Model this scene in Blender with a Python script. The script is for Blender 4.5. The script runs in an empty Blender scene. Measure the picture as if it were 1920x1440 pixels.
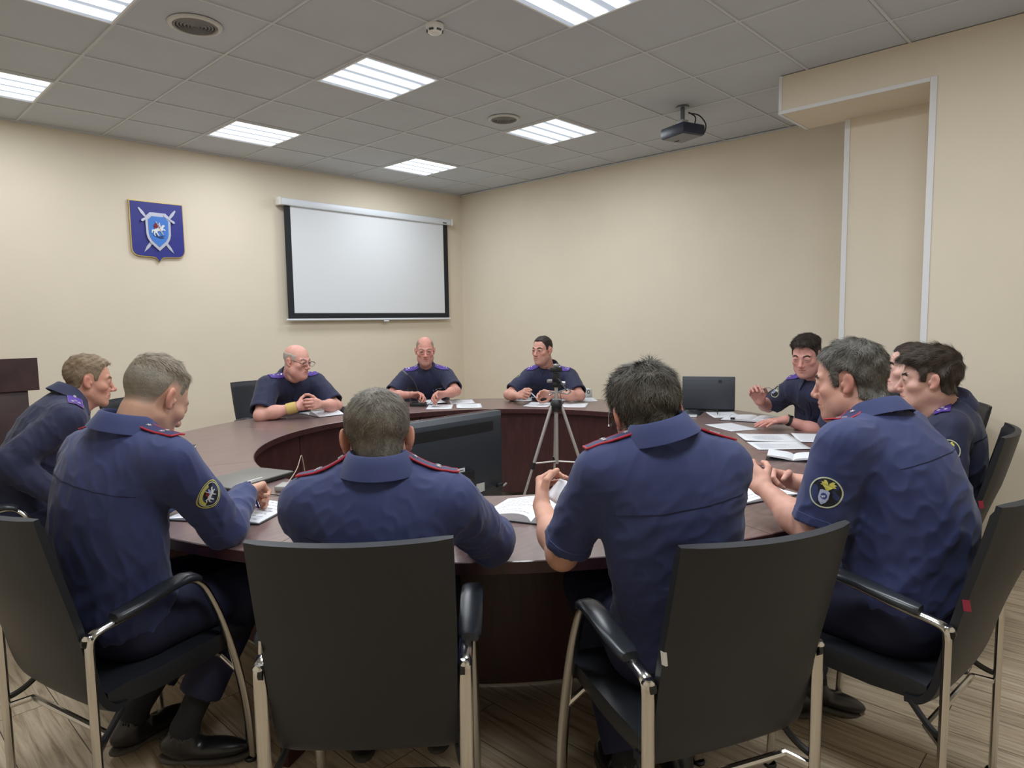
import bpy, bmesh, math, random
import numpy as np
from mathutils import Vector, Matrix
from mathutils.bvhtree import BVHTree
from mathutils.geometry import tessellate_polygon
C = bpy.context.scene.collection
PI = math.pi
def R(a): return math.radians(a)

# ------------------------------------------------------------------ materials
def srgb(r, g, b):
    f = lambda c: (c/255/12.92) if c/255 <= 0.04045 else ((c/255+0.055)/1.055)**2.4
    return (f(r), f(g), f(b), 1)
MATS = {}
def mat(name, col=None, rough=0.5, metal=0.0, spec=0.5, emit=None, noise=None, bump=None, attr=None, coat=0.0, sheen=0.0, sss=0.0):
    """noise=(scale, dark factor, detail); bump=(scale, strength, distance)"""
    if name in MATS: return MATS[name]
    m = bpy.data.materials.new(name); m.use_nodes = True
    nt = m.node_tree; b = nt.nodes['Principled BSDF']
    b.inputs['Roughness'].default_value = rough
    b.inputs['Metallic'].default_value = metal
    b.inputs['Specular IOR Level'].default_value = spec
    b.inputs['Coat Weight'].default_value = coat
    b.inputs['Sheen Weight'].default_value = sheen
    if sss:
        b.inputs['Subsurface Weight'].default_value = sss
        b.inputs['Subsurface Radius'].default_value = (0.012, 0.005, 0.003)
        b.inputs['Subsurface Scale'].default_value = 0.6
    if col: b.inputs['Base Color'].default_value = col
    tc = None
    if attr:
        a = nt.nodes.new('ShaderNodeVertexColor'); a.layer_name = attr
        nt.links.new(a.outputs['Color'], b.inputs['Base Color'])
    if noise or bump:
        tc = nt.nodes.new('ShaderNodeTexCoord')
    if noise:
        n = nt.nodes.new('ShaderNodeTexNoise'); n.inputs['Scale'].default_value = noise[0]; n.inputs['Detail'].default_value = noise[2] if len(noise) > 2 else 4
        nt.links.new(tc.outputs['Object'], n.inputs['Vector'])
        r = nt.nodes.new('ShaderNodeValToRGB')
        r.color_ramp.elements[0].position = 0.3; r.color_ramp.elements[1].position = 0.7
        d = noise[1]; r.color_ramp.elements[0].color = (col[0]*d, col[1]*d, col[2]*d, 1); r.color_ramp.elements[1].color = col
        nt.links.new(n.outputs['Fac'], r.inputs['Fac']); nt.links.new(r.outputs['Color'], b.inputs['Base Color'])
    if bump:
        n2 = nt.nodes.new('ShaderNodeTexNoise'); n2.inputs['Scale'].default_value = bump[0]; n2.inputs['Detail'].default_value = 3
        nt.links.new(tc.outputs['Object'], n2.inputs['Vector'])
        bp = nt.nodes.new('ShaderNodeBump'); bp.inputs['Strength'].default_value = bump[1]; bp.inputs['Distance'].default_value = bump[2]
        nt.links.new(n2.outputs['Fac'], bp.inputs['Height']); nt.links.new(bp.outputs['Normal'], b.inputs['Normal'])
    if emit:
        b.inputs['Emission Color'].default_value = emit[0]; b.inputs['Emission Strength'].default_value = emit[1]
    MATS[name] = m
    return m

# ------------------------------------------------------------------ objects
def link_mesh(name, verts, faces, m, parent=None, smooth=True, mats=None, midx=None, sharp=None):
    me = bpy.data.meshes.new(name)
    verts = np.asarray(verts, dtype=np.float32).reshape(-1, 3)
    if isinstance(faces, np.ndarray):
        k = faces.shape[1]; nf = len(faces)
        me.vertices.add(len(verts)); me.vertices.foreach_set('co', verts.ravel())
        me.loops.add(nf*k); me.loops.foreach_set('vertex_index', faces.astype(np.int32).ravel())
        me.polygons.add(nf); me.polygons.foreach_set('loop_start', np.arange(0, nf*k, k, dtype=np.int32))
        me.update(calc_edges=True)
    else:
        me.from_pydata([tuple(v) for v in verts], [], [tuple(f) for f in faces]); me.update()
    o = bpy.data.objects.new(name, me); C.objects.link(o)
    for mm in (mats or [m]): me.materials.append(mm)
    if midx is not None: me.polygons.foreach_set('material_index', np.asarray(midx, dtype=np.int32))
    if smooth:
        me.polygons.foreach_set('use_smooth', np.ones(len(me.polygons), dtype=bool))
        if sharp: me.set_sharp_from_angle(angle=R(sharp))
    if parent: o.parent = parent
    return o
def tag(o, label=None, cat=None, group=None, kind=None):
    if label: o['label'] = label
    if cat: o['category'] = cat
    if group: o['group'] = group
    if kind: o['kind'] = kind
    return o
def thing(name, label, cat, loc=(0, 0, 0), rz=0.0, group=None):
    o = bpy.data.objects.new(name, None); C.objects.link(o); o.empty_display_size = 0.1
    o.location = loc; o.rotation_euler = (0, 0, rz)
    return tag(o, label, cat, group)
def copy_tree(o, parent=None):
    c = o.copy(); C.objects.link(c)
    if parent: c.parent = parent
    for ch in list(o.children): copy_tree(ch, c)
    return c

class MB:
    """collects shapes, builds ONE mesh object"""
    def __init__(s): s.v = []; s.f = []; s.mi = []; s.cur = 0
    def add(s, vs, fs):
        n = len(s.v); s.v += [tuple(v) for v in vs]
        for f in fs: s.f.append(tuple(i+n for i in f)); s.mi.append(s.cur)
        return s
    def box(s, c, size, rot=None, bev=0.0, seg=2):
        bm = bmesh.new(); bmesh.ops.create_cube(bm, size=1)
        for v in bm.verts: v.co = Vector((v.co.x*size[0], v.co.y*size[1], v.co.z*size[2]))
        if bev: bmesh.ops.bevel(bm, geom=bm.edges[:], offset=bev, segments=seg, profile=0.5, affect='EDGES')
        M = Matrix.Translation(c) @ (rot.to_4x4() if rot else Matrix.Identity(4))
        bm.verts.ensure_lookup_table()
        vs = [M @ v.co for v in bm.verts]; fs = [[v.index for v in f.verts] for f in bm.faces]
        bm.free(); return s.add(vs, fs)
    def grid(s, rows, closed=False, capped=False):
        """rows: list of equal-length point lists; skins them. closed: rows are loops"""
        n = len(rows[0]); vs = [p for r in rows for p in r]; fs = []
        for i in range(len(rows)-1):
            for j in range(n if closed else n-1):
                a = i*n+j; b = i*n+(j+1) % n; fs.append((a, b, b+n, a+n))
        if capped and closed:
            fs.append(tuple(reversed(range(n)))); fs.append(tuple(range((len(rows)-1)*n, len(rows)*n)))
        return s.add(vs, fs)
    def tube(s, path, r, seg=10, ry=None, up=(0, 0, 1), caps=True):
        """sweeps an ellipse (r across, ry along the bend normal) over the path; r may be a list"""
        P = [Vector(p) for p in path]; rows = []
        u = Vector(up); N = len(P)
        prev = None
        for i, p in enumerate(P):
            t = (P[min(i+1, N-1)]-P[max(i-1, 0)]).normalized()
            if prev is None:
                a = u.cross(t)
                if a.length < 1e-3: a = Vector((1, 0, 0)).cross(t)
                a.normalize()
            else:
                a = (prev - t*prev.dot(t)).normalized()
            prev = a; b = t.cross(a)
            ri = r[i] if isinstance(r, (list, tuple)) else r
            rb = (ry[i] if isinstance(ry, (list, tuple)) else ry) if ry else ri
            rows.append([p + a*math.cos(2*PI*k/seg)*ri + b*math.sin(2*PI*k/seg)*rb for k in range(seg)])
        return s.grid(rows, closed=True, capped=caps)
    def lathe(s, prof, c=(0, 0, 0), seg=24, M=None):
        rows = []
        for r, z in prof:
            ring = [Vector((max(r, 1e-5)*math.cos(2*PI*k/seg), max(r, 1e-5)*math.sin(2*PI*k/seg), z)) for k in range(seg)]
            if M: ring = [M @ q for q in ring]
            rows.append([q+Vector(c) for q in ring])
        return s.grid(rows, closed=True)
    def prism(s, poly, t, M=None):
        """poly: 2D outline (counter-clockwise) extruded by t along +z, transformed by M"""
        n = len(poly); M = M or Matrix.Identity(4)
        vs = [M @ Vector((p[0], p[1], 0)) for p in poly] + [M @ Vector((p[0], p[1], t)) for p in poly]
        tr = tessellate_polygon([[Vector((p[0], p[1], 0)) for p in poly]])
        fs = [tuple(t) for t in tr] + [tuple(n+i for i in t[::-1]) for t in tr] + [(i, (i+1) % n, n+(i+1) % n, n+i) for i in range(n)]
        return s.add(vs, fs)
    def build(s, name, m, parent=None, smooth=True, sharp=40, mats=None):
        bm = bmesh.new()
        vs = [bm.verts.new(v) for v in s.v]
        bm.verts.ensure_lookup_table()
        for f, mi in zip(s.f, s.mi):
            try:
                ff = bm.faces.new([vs[i] for i in f]); ff.material_index = mi
            except ValueError: pass
        big = [f for f in bm.faces if len(f.verts) > 4]
        if big: bmesh.ops.triangulate(bm, faces=big)
        bmesh.ops.recalc_face_normals(bm, faces=bm.faces[:])
        me = bpy.data.meshes.new(name); bm.to_mesh(me); bm.free()
        for mm in (mats or [m]): me.materials.append(mm)
        o = bpy.data.objects.new(name, me); C.objects.link(o)
        if smooth:
            me.polygons.foreach_set('use_smooth', np.ones(len(me.polygons), dtype=bool))
            me.set_sharp_from_angle(angle=R(sharp))
        if parent: o.parent = parent
        return o
def smooth_path(pts, n=6):
    """Catmull-Rom through pts"""
    P = [Vector(p) for p in pts]; P = [P[0]*2-P[1]] + P + [P[-1]*2-P[-2]]; out = []
    for i in range(1, len(P)-2):
        for k in range(n):
            t = k/n; a, b, c, d = P[i-1:i+3]
            out.append(0.5*((2*b)+(c-a)*t+(2*a-5*b+4*c-d)*t*t+(3*b-a-3*c+d)*t**3))
    out.append(P[-2]); return out
# ------------------------------------------------------------------ room
CEIL = 3.0786; XB = 5.968; YB = 6.562; XL = -1.0; YF = -1.6
XW = 4.70; XP = 5.17; Y1 = 1.03; Y2 = 1.65
M_wall = mat('wall_paint', srgb(226, 215, 196), 0.85, noise=(3.0, 0.97), bump=(180, 0.05, 0.002))
M_white = mat('white_plaster', srgb(225, 226, 228), 0.7)
def struct(name, mb, m, **k):
    o = mb.build(name, m, smooth=False); o['kind'] = 'structure'; return o
T = 0.12
def wood_floor():
    m = bpy.data.materials.new('oak_laminate'); m.use_nodes = True; nt = m.node_tree; N = nt.nodes; L = nt.links
    b = N['Principled BSDF']; tc = N.new('ShaderNodeTexCoord')
    mp = N.new('ShaderNodeMapping'); mp.inputs['Rotation'].default_value = (0, 0, R(90)); L.new(tc.outputs['Object'], mp.inputs['Vector'])
    br = N.new('ShaderNodeTexBrick'); br.offset = 0.37; br.inputs['Scale'].default_value = 1.0
    br.inputs['Brick Width'].default_value = 1.28; br.inputs['Row Height'].default_value = 0.19; br.inputs['Mortar Size'].default_value = 0.0016
    br.inputs['Color1'].default_value = (0.0, 0, 0, 1); br.inputs['Color2'].default_value = (1, 1, 1, 1); br.inputs['Mortar'].default_value = (0.5, 0.5, 0.5, 1)
    L.new(mp.outputs['Vector'], br.inputs['Vector'])
    g = N.new('ShaderNodeMapping'); g.inputs['Scale'].default_value = (1.6, 26, 1); L.new(mp.outputs['Vector'], g.inputs['Vector'])
    ad = N.new('ShaderNodeVectorMath'); ad.operation = 'MULTIPLY_ADD'; ad.inputs[1].default_value = (7, 3, 0)
    L.new(br.outputs['Color'], ad.inputs[0]); L.new(g.outputs['Vector'], ad.inputs[2])
    n = N.new('ShaderNodeTexNoise'); n.inputs['Scale'].default_value = 1.7; n.inputs['Detail'].default_value = 7; n.inputs['Roughness'].default_value = 0.62; n.inputs['Distortion'].default_value = 0.9
    L.new(ad.outputs['Vector'], n.inputs['Vector'])
    cr = N.new('ShaderNodeValToRGB'); e = cr.color_ramp.elements
    e[0].position = 0.3; e[0].color = srgb(144, 124, 102); e[1].position = 0.68; e[1].color = srgb(218, 202, 176)
    k = e.new(0.48); k.color = srgb(194, 175, 149)
    L.new(n.outputs['Fac'], cr.inputs['Fac'])
    mx = N.new('ShaderNodeMix'); mx.data_type = 'RGBA'; mx.blend_type = 'MULTIPLY'; mx.inputs[0].default_value = 0.16
    L.new(cr.outputs['Color'], mx.inputs[6]); L.new(br.outputs['Color'], mx.inputs[7])
    mx2 = N.new('ShaderNodeMix'); mx2.data_type = 'RGBA'; mx2.inputs[7].default_value = srgb(70, 58, 46)
    L.new(br.outputs['Fac'], mx2.inputs[0]); L.new(mx.outputs[2], mx2.inputs[6])
    L.new(mx2.outputs[2], b.inputs['Base Color']); b.inputs['Roughness'].default_value = 0.5
    bp = N.new('ShaderNodeBump'); bp.inputs['Strength'].default_value = 0.12; bp.inputs['Distance'].default_value = 0.002
    L.new(n.outputs['Fac'], bp.inputs['Height']); L.new(bp.outputs['Normal'], b.inputs['Normal'])
    return m
struct('floor', MB().box(((XL+XB)/2, (YF+YB)/2, -0.05), (XB-XL+0.4, YB-YF+0.4, 0.1)), wood_floor())
struct('wall_back', MB().box(((XL+XB)/2, YB+T/2, CEIL/2), (XB-XL+2*T, T, CEIL)), M_wall)
struct('wall_right', MB().box((XB+T/2, (YF+YB)/2, CEIL/2), (T, YB-YF, CEIL)), M_wall)
struct('wall_left', MB().box((XL-T/2, (YF+YB)/2, CEIL/2), (T, YB-YF, CEIL)), M_wall)
struct('wall_front', MB().box(((XL+XB)/2, YF-T/2, CEIL/2), (XB-XL+2*T, T, CEIL)), M_wall)
# stepped projection of the right wall: a pilaster and, nearer, a boxed-in wall with a beam running off it
struct('wall_pilaster', MB().box(((XP+XB)/2, (YF+Y2)/2, CEIL/2), (XB-XP, Y2-YF, CEIL)), M_wall)
struct('wall_projection', MB().box(((XW+XP)/2, (YF+Y1)/2, CEIL/2), (XP-XW, Y1-YF, CEIL)), M_wall)
ZB = 2.8305
struct('ceiling_beam', MB().box(((XW+5.20)/2, (Y1+1.93)/2, (ZB+CEIL)/2), (5.20-XW, 1.93-Y1, CEIL-ZB)), M_wall)
# white corner beads
w = 0.035
struct('trim_1', MB().box((XW-0.002, Y1-w/2+0.002, (ZB+0.02)/2), (0.008, w, ZB+0.02)), M_white)
struct('trim_2', MB().box((XP-0.002, Y2-w/2+0.002, ZB/2), (0.008, w, ZB)), M_white)
struct('trim_3', MB().box((XW-0.002, (Y1+0.003+1.932)/2, ZB+0.009), (0.008, 1.929-Y1, 0.022)), M_white)
struct('trim_4', MB().box((XW-0.002, 1.932-0.011, (ZB+0.021+CEIL)/2), (0.008, 0.022, CEIL-ZB-0.021)), M_white)
struct('trim_5', MB().box(((XW+0.004+5.20)/2, 1.933-0.01, ZB-0.001), (5.196-XW, 0.02, 0.006)), M_white)
M_base = mat('baseboard_brown', srgb(96, 74, 56), 0.5)
struct('baseboard_back', MB().box(((XL+XB)/2, YB-0.008, 0.035), (XB-XL, 0.016, 0.07)), M_base)
struct('baseboard_right', MB().box((XB-0.008, (Y2+YB)/2, 0.035), (0.016, YB-Y2, 0.07)), M_base)
struct('baseboard_projection', MB().box((XW-0.008, (YF+Y1)/2, 0.035), (0.016, Y1-YF, 0.07)), M_base)

# suspended ceiling: tiles, each lamp replaces one tile
X0 = 2.48; Y0 = 3.548; TS = 0.6
M_tile = mat('ceiling_tile', srgb(196, 202, 209), 0.9, noise=(2.5, 0.94), bump=(60, 0.12, 0.004))
M_bar = mat('ceiling_bar', srgb(206, 210, 214), 0.6)
lamps = [(0, 0), (0, 1), (1, 1), (1, 0), (-1, 1), (-1, 0), (0, -1), (-1, -1), (0, -2), (-1, -2)]
def lamp_xy(i, j):
    return X0+i*3*TS+TS/2, Y0+j*3*TS+TS/2+(0.0 if j > -1 else 0.1)
holes = []
cb = MB()
nx0 = int(math.floor((XL-X0)/TS))-1; nx1 = int(math.ceil((XB-X0)/TS))+1
ny0 = int(math.floor((YF-Y0)/TS))-1; ny1 = int(math.ceil((YB-Y0)/TS))+1
struct('ceiling', MB().box(((XL+XB)/2, (YF+YB)/2, CEIL+0.06), (XB-XL+0.3, YB-YF+0.3, 0.11)), M_tile)
g = MB()
for i in range(nx0, nx1+1):
    x = X0+i*TS
    if XL < x < XB: g.box((x, (YF+YB)/2, CEIL+0.0025), (0.016, YB-YF, 0.008))
for j in range(ny0, ny1+1):
    y = Y0+j*TS
    if YF < y < YB: g.box(((XL+XB)/2, y, CEIL+0.0022), (XB-XL, 0.016, 0.008))
struct('ceiling_grid', g, M_bar)
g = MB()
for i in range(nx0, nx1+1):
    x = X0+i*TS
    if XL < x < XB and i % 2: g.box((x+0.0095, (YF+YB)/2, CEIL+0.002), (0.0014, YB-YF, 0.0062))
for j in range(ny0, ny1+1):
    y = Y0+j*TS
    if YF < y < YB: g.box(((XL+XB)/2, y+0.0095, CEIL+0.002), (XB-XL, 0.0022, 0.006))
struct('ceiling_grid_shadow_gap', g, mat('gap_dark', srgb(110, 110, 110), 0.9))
struct('trim_6', MB().box(((XL+XB)/2, YB-0.008, CEIL-0.006), (XB-XL, 0.016, 0.012)), M_bar)
struct('trim_7', MB().box((XB-0.008, (1.93+YB)/2, CEIL-0.006), (0.016, YB-1.93, 0.012)), M_bar)

# lamps
LAMP_W = 17.0
M_lampframe = mat('lamp_frame_white', srgb(235, 238, 242), 0.4)
M_tube = mat('lamp_tube_glow', (0.9, 0.95, 1, 1), 0.4, emit=((0.93, 0.97, 1.0, 1), 1.6))
M_diff = mat('lamp_diffuser', (0.45, 0.5, 0.6, 1), 0.5, emit=((0.72, 0.84, 1.0, 1), 0.34))
lamp_labels = {(0, 0): 'square recessed lamp with four glowing tubes nearest the smoke detector', (0, 1): 'square recessed ceiling lamp above the blue shield plaque and screen left end',
 (1, 1): 'square recessed ceiling lamp closest to the room corner', (1, 0): 'square recessed ceiling lamp between the small round vent and projector',
 (-1, 1): 'square ceiling lamp cut by the left picture edge, lower of two', (-1, 0): 'square ceiling lamp cut by the top picture edge beside the large round vent',
 (0, -1): 'square ceiling lamp cut by the top picture edge, to the right of the smoke detector', (-1, -1): 'square recessed lamp over or behind the camera, outside the photo',
 (0, -2): 'square recessed lamp over or behind the camera, outside the photo', (-1, -2): 'square recessed lamp over or behind the camera, outside the photo'}
proto = None
for (i, j) in lamps:
    x, y = lamp_xy(i, j)
    if proto is None:
        t = proto = thing('ceiling_lamp', lamp_labels[(i, j)], 'ceiling lamp', (x, y, CEIL), 0, 'recessed ceiling lamps')
        f = MB(); s_ = 0.288
        for a in range(4):
            ca, sa = [(1, 0), (0, 1), (-1, 0), (0, -1)][a]
            f.box((ca*(s_-0.005), sa*(s_-0.005), -0.002), (0.012 if ca else 2*s_, 0.012 if sa else 2*s_, 0.014))
        f.build('frame', M_lampframe, t, smooth=False)
        MB().box((0, 0, 0.002), (2*s_-0.02, 2*s_-0.02, 0.006)).build('diffuser', M_diff, t, smooth=False)
        for k in range(4):
            yy = -0.205+k*0.137
            MB().box((0, yy, -0.003), (2*s_-0.03, 0.085, 0.007), bev=0.003).build('tube', M_tube, t)
    else:
        t = copy_tree(proto); t.location = (x, y, CEIL); t['label'] = lamp_labels[(i, j)]
    ld = bpy.data.lights.new('lamp_light', 'AREA'); ld.shape = 'SQUARE'; ld.size = 0.54; ld.energy = LAMP_W*{1: 0.72, 0: 0.95}.get(j, 1.25); ld.color = (0.91, 0.96, 1.0)
    lo = bpy.data.objects.new('lamp_light', ld); C.objects.link(lo); lo.location = (x, y, CEIL-0.012); lo.parent = None

# round air vents
M_vent = mat('vent_white', srgb(205, 205, 203), 0.5)
M_ventd = mat('vent_dark', srgb(70, 70, 70), 0.7); M_ring = mat('vent_ring', srgb(140, 140, 140), 0.5)
for (x, y, r, lab) in [(1.593, 3.855, 0.135, 'round white ringed air vent near the lamp at the top picture edge'), (4.021, 3.882, 0.125, 'round ringed air vent next to the lamp beside the projector')]:
    t = thing('ceiling_vent', lab, 'air vent', (x, y, CEIL), 0, 'round ceiling vents')
    MB().lathe([(r*0.82, 0.0), (r*0.86, -0.012), (r, -0.008), (r*1.03, 0.0)]).build('rim', M_vent, t)
    MB().lathe([(0.001, -0.002), (r*0.83, -0.002)]).build('backing', M_ventd, t)
    for k in range(6):
        q = r*(0.12+k*0.125)
        MB().lathe([(q, -0.003), (q+0.002, -0.012-0.004*(k < 3)), (q+0.009, -0.006), (q+0.010, -0.003)]).build('ring', M_ring, t)
# smoke detector
t = thing('smoke_detector', 'small white smoke detector on the ceiling', 'smoke detector', (2.518, 2.949, CEIL))
MB().lathe([(0.05, 0.0), (0.05, -0.012), (0.046, -0.018), (0.0, -0.018)]).build('base', mat('detector_white', srgb(232, 232, 230), 0.45), t)
MB().lathe([(0.044, -0.016), (0.043, -0.034), (0.034, -0.044), (0.02, -0.047), (0, -0.048)]).build('sensor_head', MATS['detector_white'], t)
for a in range(6):
    ca, sa = math.cos(a*PI/3+0.4), math.sin(a*PI/3+0.4)
    MB().box((ca*0.040, sa*0.040, -0.034), (0.012, 0.026, 0.009), rot=Matrix.Rotation(a*PI/3+0.4, 3, 'Z')).build('slot', M_ventd, t)

# projector hanging from the ceiling
M_proj = mat('projector_shell', srgb(40, 46, 66), 0.45)
M_projb = mat('projector_underside', srgb(120, 120, 124), 0.5)
t = thing('projector', 'dark grey video projector hanging from a short ceiling mount', 'projector', (4.80, 2.72, CEIL), R(72))
MB().box((0, 0, -0.19), (0.265, 0.225, 0.085), bev=0.02).build('body', M_proj, t)
MB().box((0.0, 0.0, -0.2325), (0.225, 0.185, 0.004)).build('underside', M_projb, t)
o = MB().lathe([(0.0, 0), (0.034, 0), (0.036, 0.018), (0.028, 0.02), (0.0, 0.012)], M=Matrix.Rotation(R(90), 4, 'Y')).build('lens', mat('lens_black', (0.01, 0.01, 0.012, 1), 0.12), t); o.location = (0.128, 0.05, -0.187)
MB().box((0.085, -0.02, -0.2355), (0.05, 0.012, 0.004)).build('maker_mark', mat('black_print', (0.012, 0.012, 0.012, 1), 0.6), t)
m_ = MB(); m_.lathe([(0, 0), (0.05, 0), (0.05, -0.008), (0.016, -0.012)]); m_.tube([(0, 0, -0.005), (0, 0, -0.095)], 0.017); m_.build('mount_pole', mat('grey_metal', srgb(120, 124, 132), 0.35, 0.7), t)
MB().box((0, 0, -0.125), (0.07, 0.06, 0.05), bev=0.006).build('mount_bracket', mat('pale_metal', srgb(190, 192, 198), 0.35, 0.5), t)
for k, pts in enumerate([[(-0.02, -0.045, -0.045), (-0.05, -0.12, -0.06), (-0.07, -0.17, -0.12), (-0.07, -0.165, -0.18), (-0.07, -0.13, -0.215)], [(-0.02, -0.04, -0.04), (-0.04, -0.09, -0.07), (-0.05, -0.08, -0.12), (-0.06, -0.05, -0.16)]]):
    MB().tube(smooth_path(pts), 0.005, seg=7).build('cable', mat('cable_black', (0.015, 0.015, 0.016, 1), 0.5), t)

# projection screen on the back wall
M_case = mat('screen_case', srgb(222, 228, 236), 0.4)
t = thing('projection_screen', 'white pull-down projection screen with black borders on the wall', 'projection screen', (4.575, YB, 0), 0)
xa, xb = 3.475-4.575, 5.675-4.575; yy = -0.062
MB().box((0, yy, 2.705), (xb-xa+0.08, 0.075, 0.07), bev=0.012).build('case', M_case, t)
for sx, lx in ((-1, xa-0.055), (1, xb+0.055)):
    MB().box((lx, yy, 2.705), (0.03, 0.085, 0.08), bev=0.008).build('end_cap', mat('cap_white', srgb(232, 230, 222), 0.5), t)
MB().box((0, yy, 2.1), (xb-xa-0.14, 0.002, 1.16)).build('fabric', mat('screen_white', srgb(222, 226, 231), 0.9), t, smooth=False)
M_blk = mat('screen_black', srgb(28, 32, 36), 0.8)
b_ = MB(); b_.box((xa+0.035, yy-0.001, 2.1), (0.07, 0.003, 1.17)); b_.box((xb-0.035, yy-0.001, 2.1), (0.07, 0.003, 1.17)); b_.box((0, yy-0.0012, 1.545), (xb-xa, 0.003, 0.06))
b_.build('black_border', M_blk, t, smooth=False)
MB().tube([(xa-0.02, yy, 1.505), (xb+0.02, yy, 1.505)], 0.012).build('bottom_bar', M_case, t)
MB().box((0.13, yy, 1.485), (0.07, 0.014, 0.018), bev=0.004).build('pull_tab', M_case, t)
MB().box((xb-0.07, yy-0.038, 2.688), (0.06, 0.002, 0.012)).build('maker_mark', MATS['black_print'], t)
# ------------------------------------------------------------------ round conference table
TC = (2.85, 2.87); RO = 2.13; RI = 1.37; TZ = 0.75
def mahogany(name, c0, c1, rough, spec=0.5):
    m = bpy.data.materials.new(name); m.use_nodes = True; nt = m.node_tree; N = nt.nodes; L = nt.links; b = N['Principled BSDF']
    tc = N.new('ShaderNodeTexCoord'); mp = N.new('ShaderNodeMapping'); mp.inputs['Scale'].default_value = (3, 22, 3); L.new(tc.outputs['Object'], mp.inputs['Vector'])
    n = N.new('ShaderNodeTexNoise'); n.inputs['Scale'].default_value = 2.2; n.inputs['Detail'].default_value = 6; n.inputs['Distortion'].default_value = 0.5; L.new(mp.outputs['Vector'], n.inputs['Vector'])
    cr = N.new('ShaderNodeValToRGB'); cr.color_ramp.elements[0].position = 0.32; cr.color_ramp.elements[1].position = 0.7
    cr.color_ramp.elements[0].color = c0; cr.color_ramp.elements[1].color = c1
    L.new(n.outputs['Fac'], cr.inputs['Fac']); L.new(cr.outputs['Color'], b.inputs['Base Color'])
    b.inputs['Roughness'].default_value = rough; b.inputs['Specular IOR Level'].default_value = spec
    return m
M_top = mahogany('mahogany_top_glare', srgb(104, 82, 80), srgb(124, 101, 98), 0.3, 1.0)  # base colour lightened to carry the glare on the glossy top
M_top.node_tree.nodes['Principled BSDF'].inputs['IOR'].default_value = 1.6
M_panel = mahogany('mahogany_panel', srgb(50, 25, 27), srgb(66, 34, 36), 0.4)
table = thing('conference_table', 'large round ring-shaped mahogany conference table', 'table', (TC[0], TC[1], 0))
def arc_slab(mb, r0, r1, z0, z1, a0, a1, n=14, bev=0.004):
    rows = []
    for k in range(n+1):
        a = a0+(a1-a0)*k/n; c, s = math.cos(a), math.sin(a)
        prof = [(r0+bev, z0), (r1-bev, z0), (r1, z0+bev), (r1, z1-bev), (r1-bev, z1), (r0+bev, z1), (r0, z1-bev), (r0, z0+bev)]
        rows.append([(r*c, r*s, z) for r, z in prof])
    return mb.grid(rows, closed=True, capped=True)
for k in range(8):
    a0 = R(25+45*k)+0.0006; a1 = R(25+45*(k+1))-0.0006
    arc_slab(MB(), RI, RO, TZ-0.037, TZ, a0, a1).build('tabletop', M_top, table)
    arc_slab(MB(), RO-0.002, RO+0.0015, TZ-0.0375, TZ-0.0015, a0, a1, bev=0.0008).build('edge_band', M_panel, table)  # dark strip keeps the slab side free of the painted glare
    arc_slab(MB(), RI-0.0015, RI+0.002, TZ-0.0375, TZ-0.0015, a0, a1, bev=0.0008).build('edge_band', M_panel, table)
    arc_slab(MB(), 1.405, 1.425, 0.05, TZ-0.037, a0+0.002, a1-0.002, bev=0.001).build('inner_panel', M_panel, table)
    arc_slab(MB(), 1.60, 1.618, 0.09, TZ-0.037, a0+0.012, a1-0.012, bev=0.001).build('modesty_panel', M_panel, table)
    arc_slab(MB(), 1.597, 1.621, 0.083, 0.091, a0+0.012, a1-0.012, bev=0.001).build('metal_strip', mat('strip_metal', srgb(190, 185, 175), 0.35, 0.6), table)
    c, s = math.cos(a0), math.sin(a0)
    MB().box((1.75*c, 1.75*s, (TZ-0.037)/2), (0.62, 0.03, TZ-0.037), rot=Matrix.Rotation(a0, 3, 'Z'), bev=0.002).build('support_panel', M_panel, table)

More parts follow.
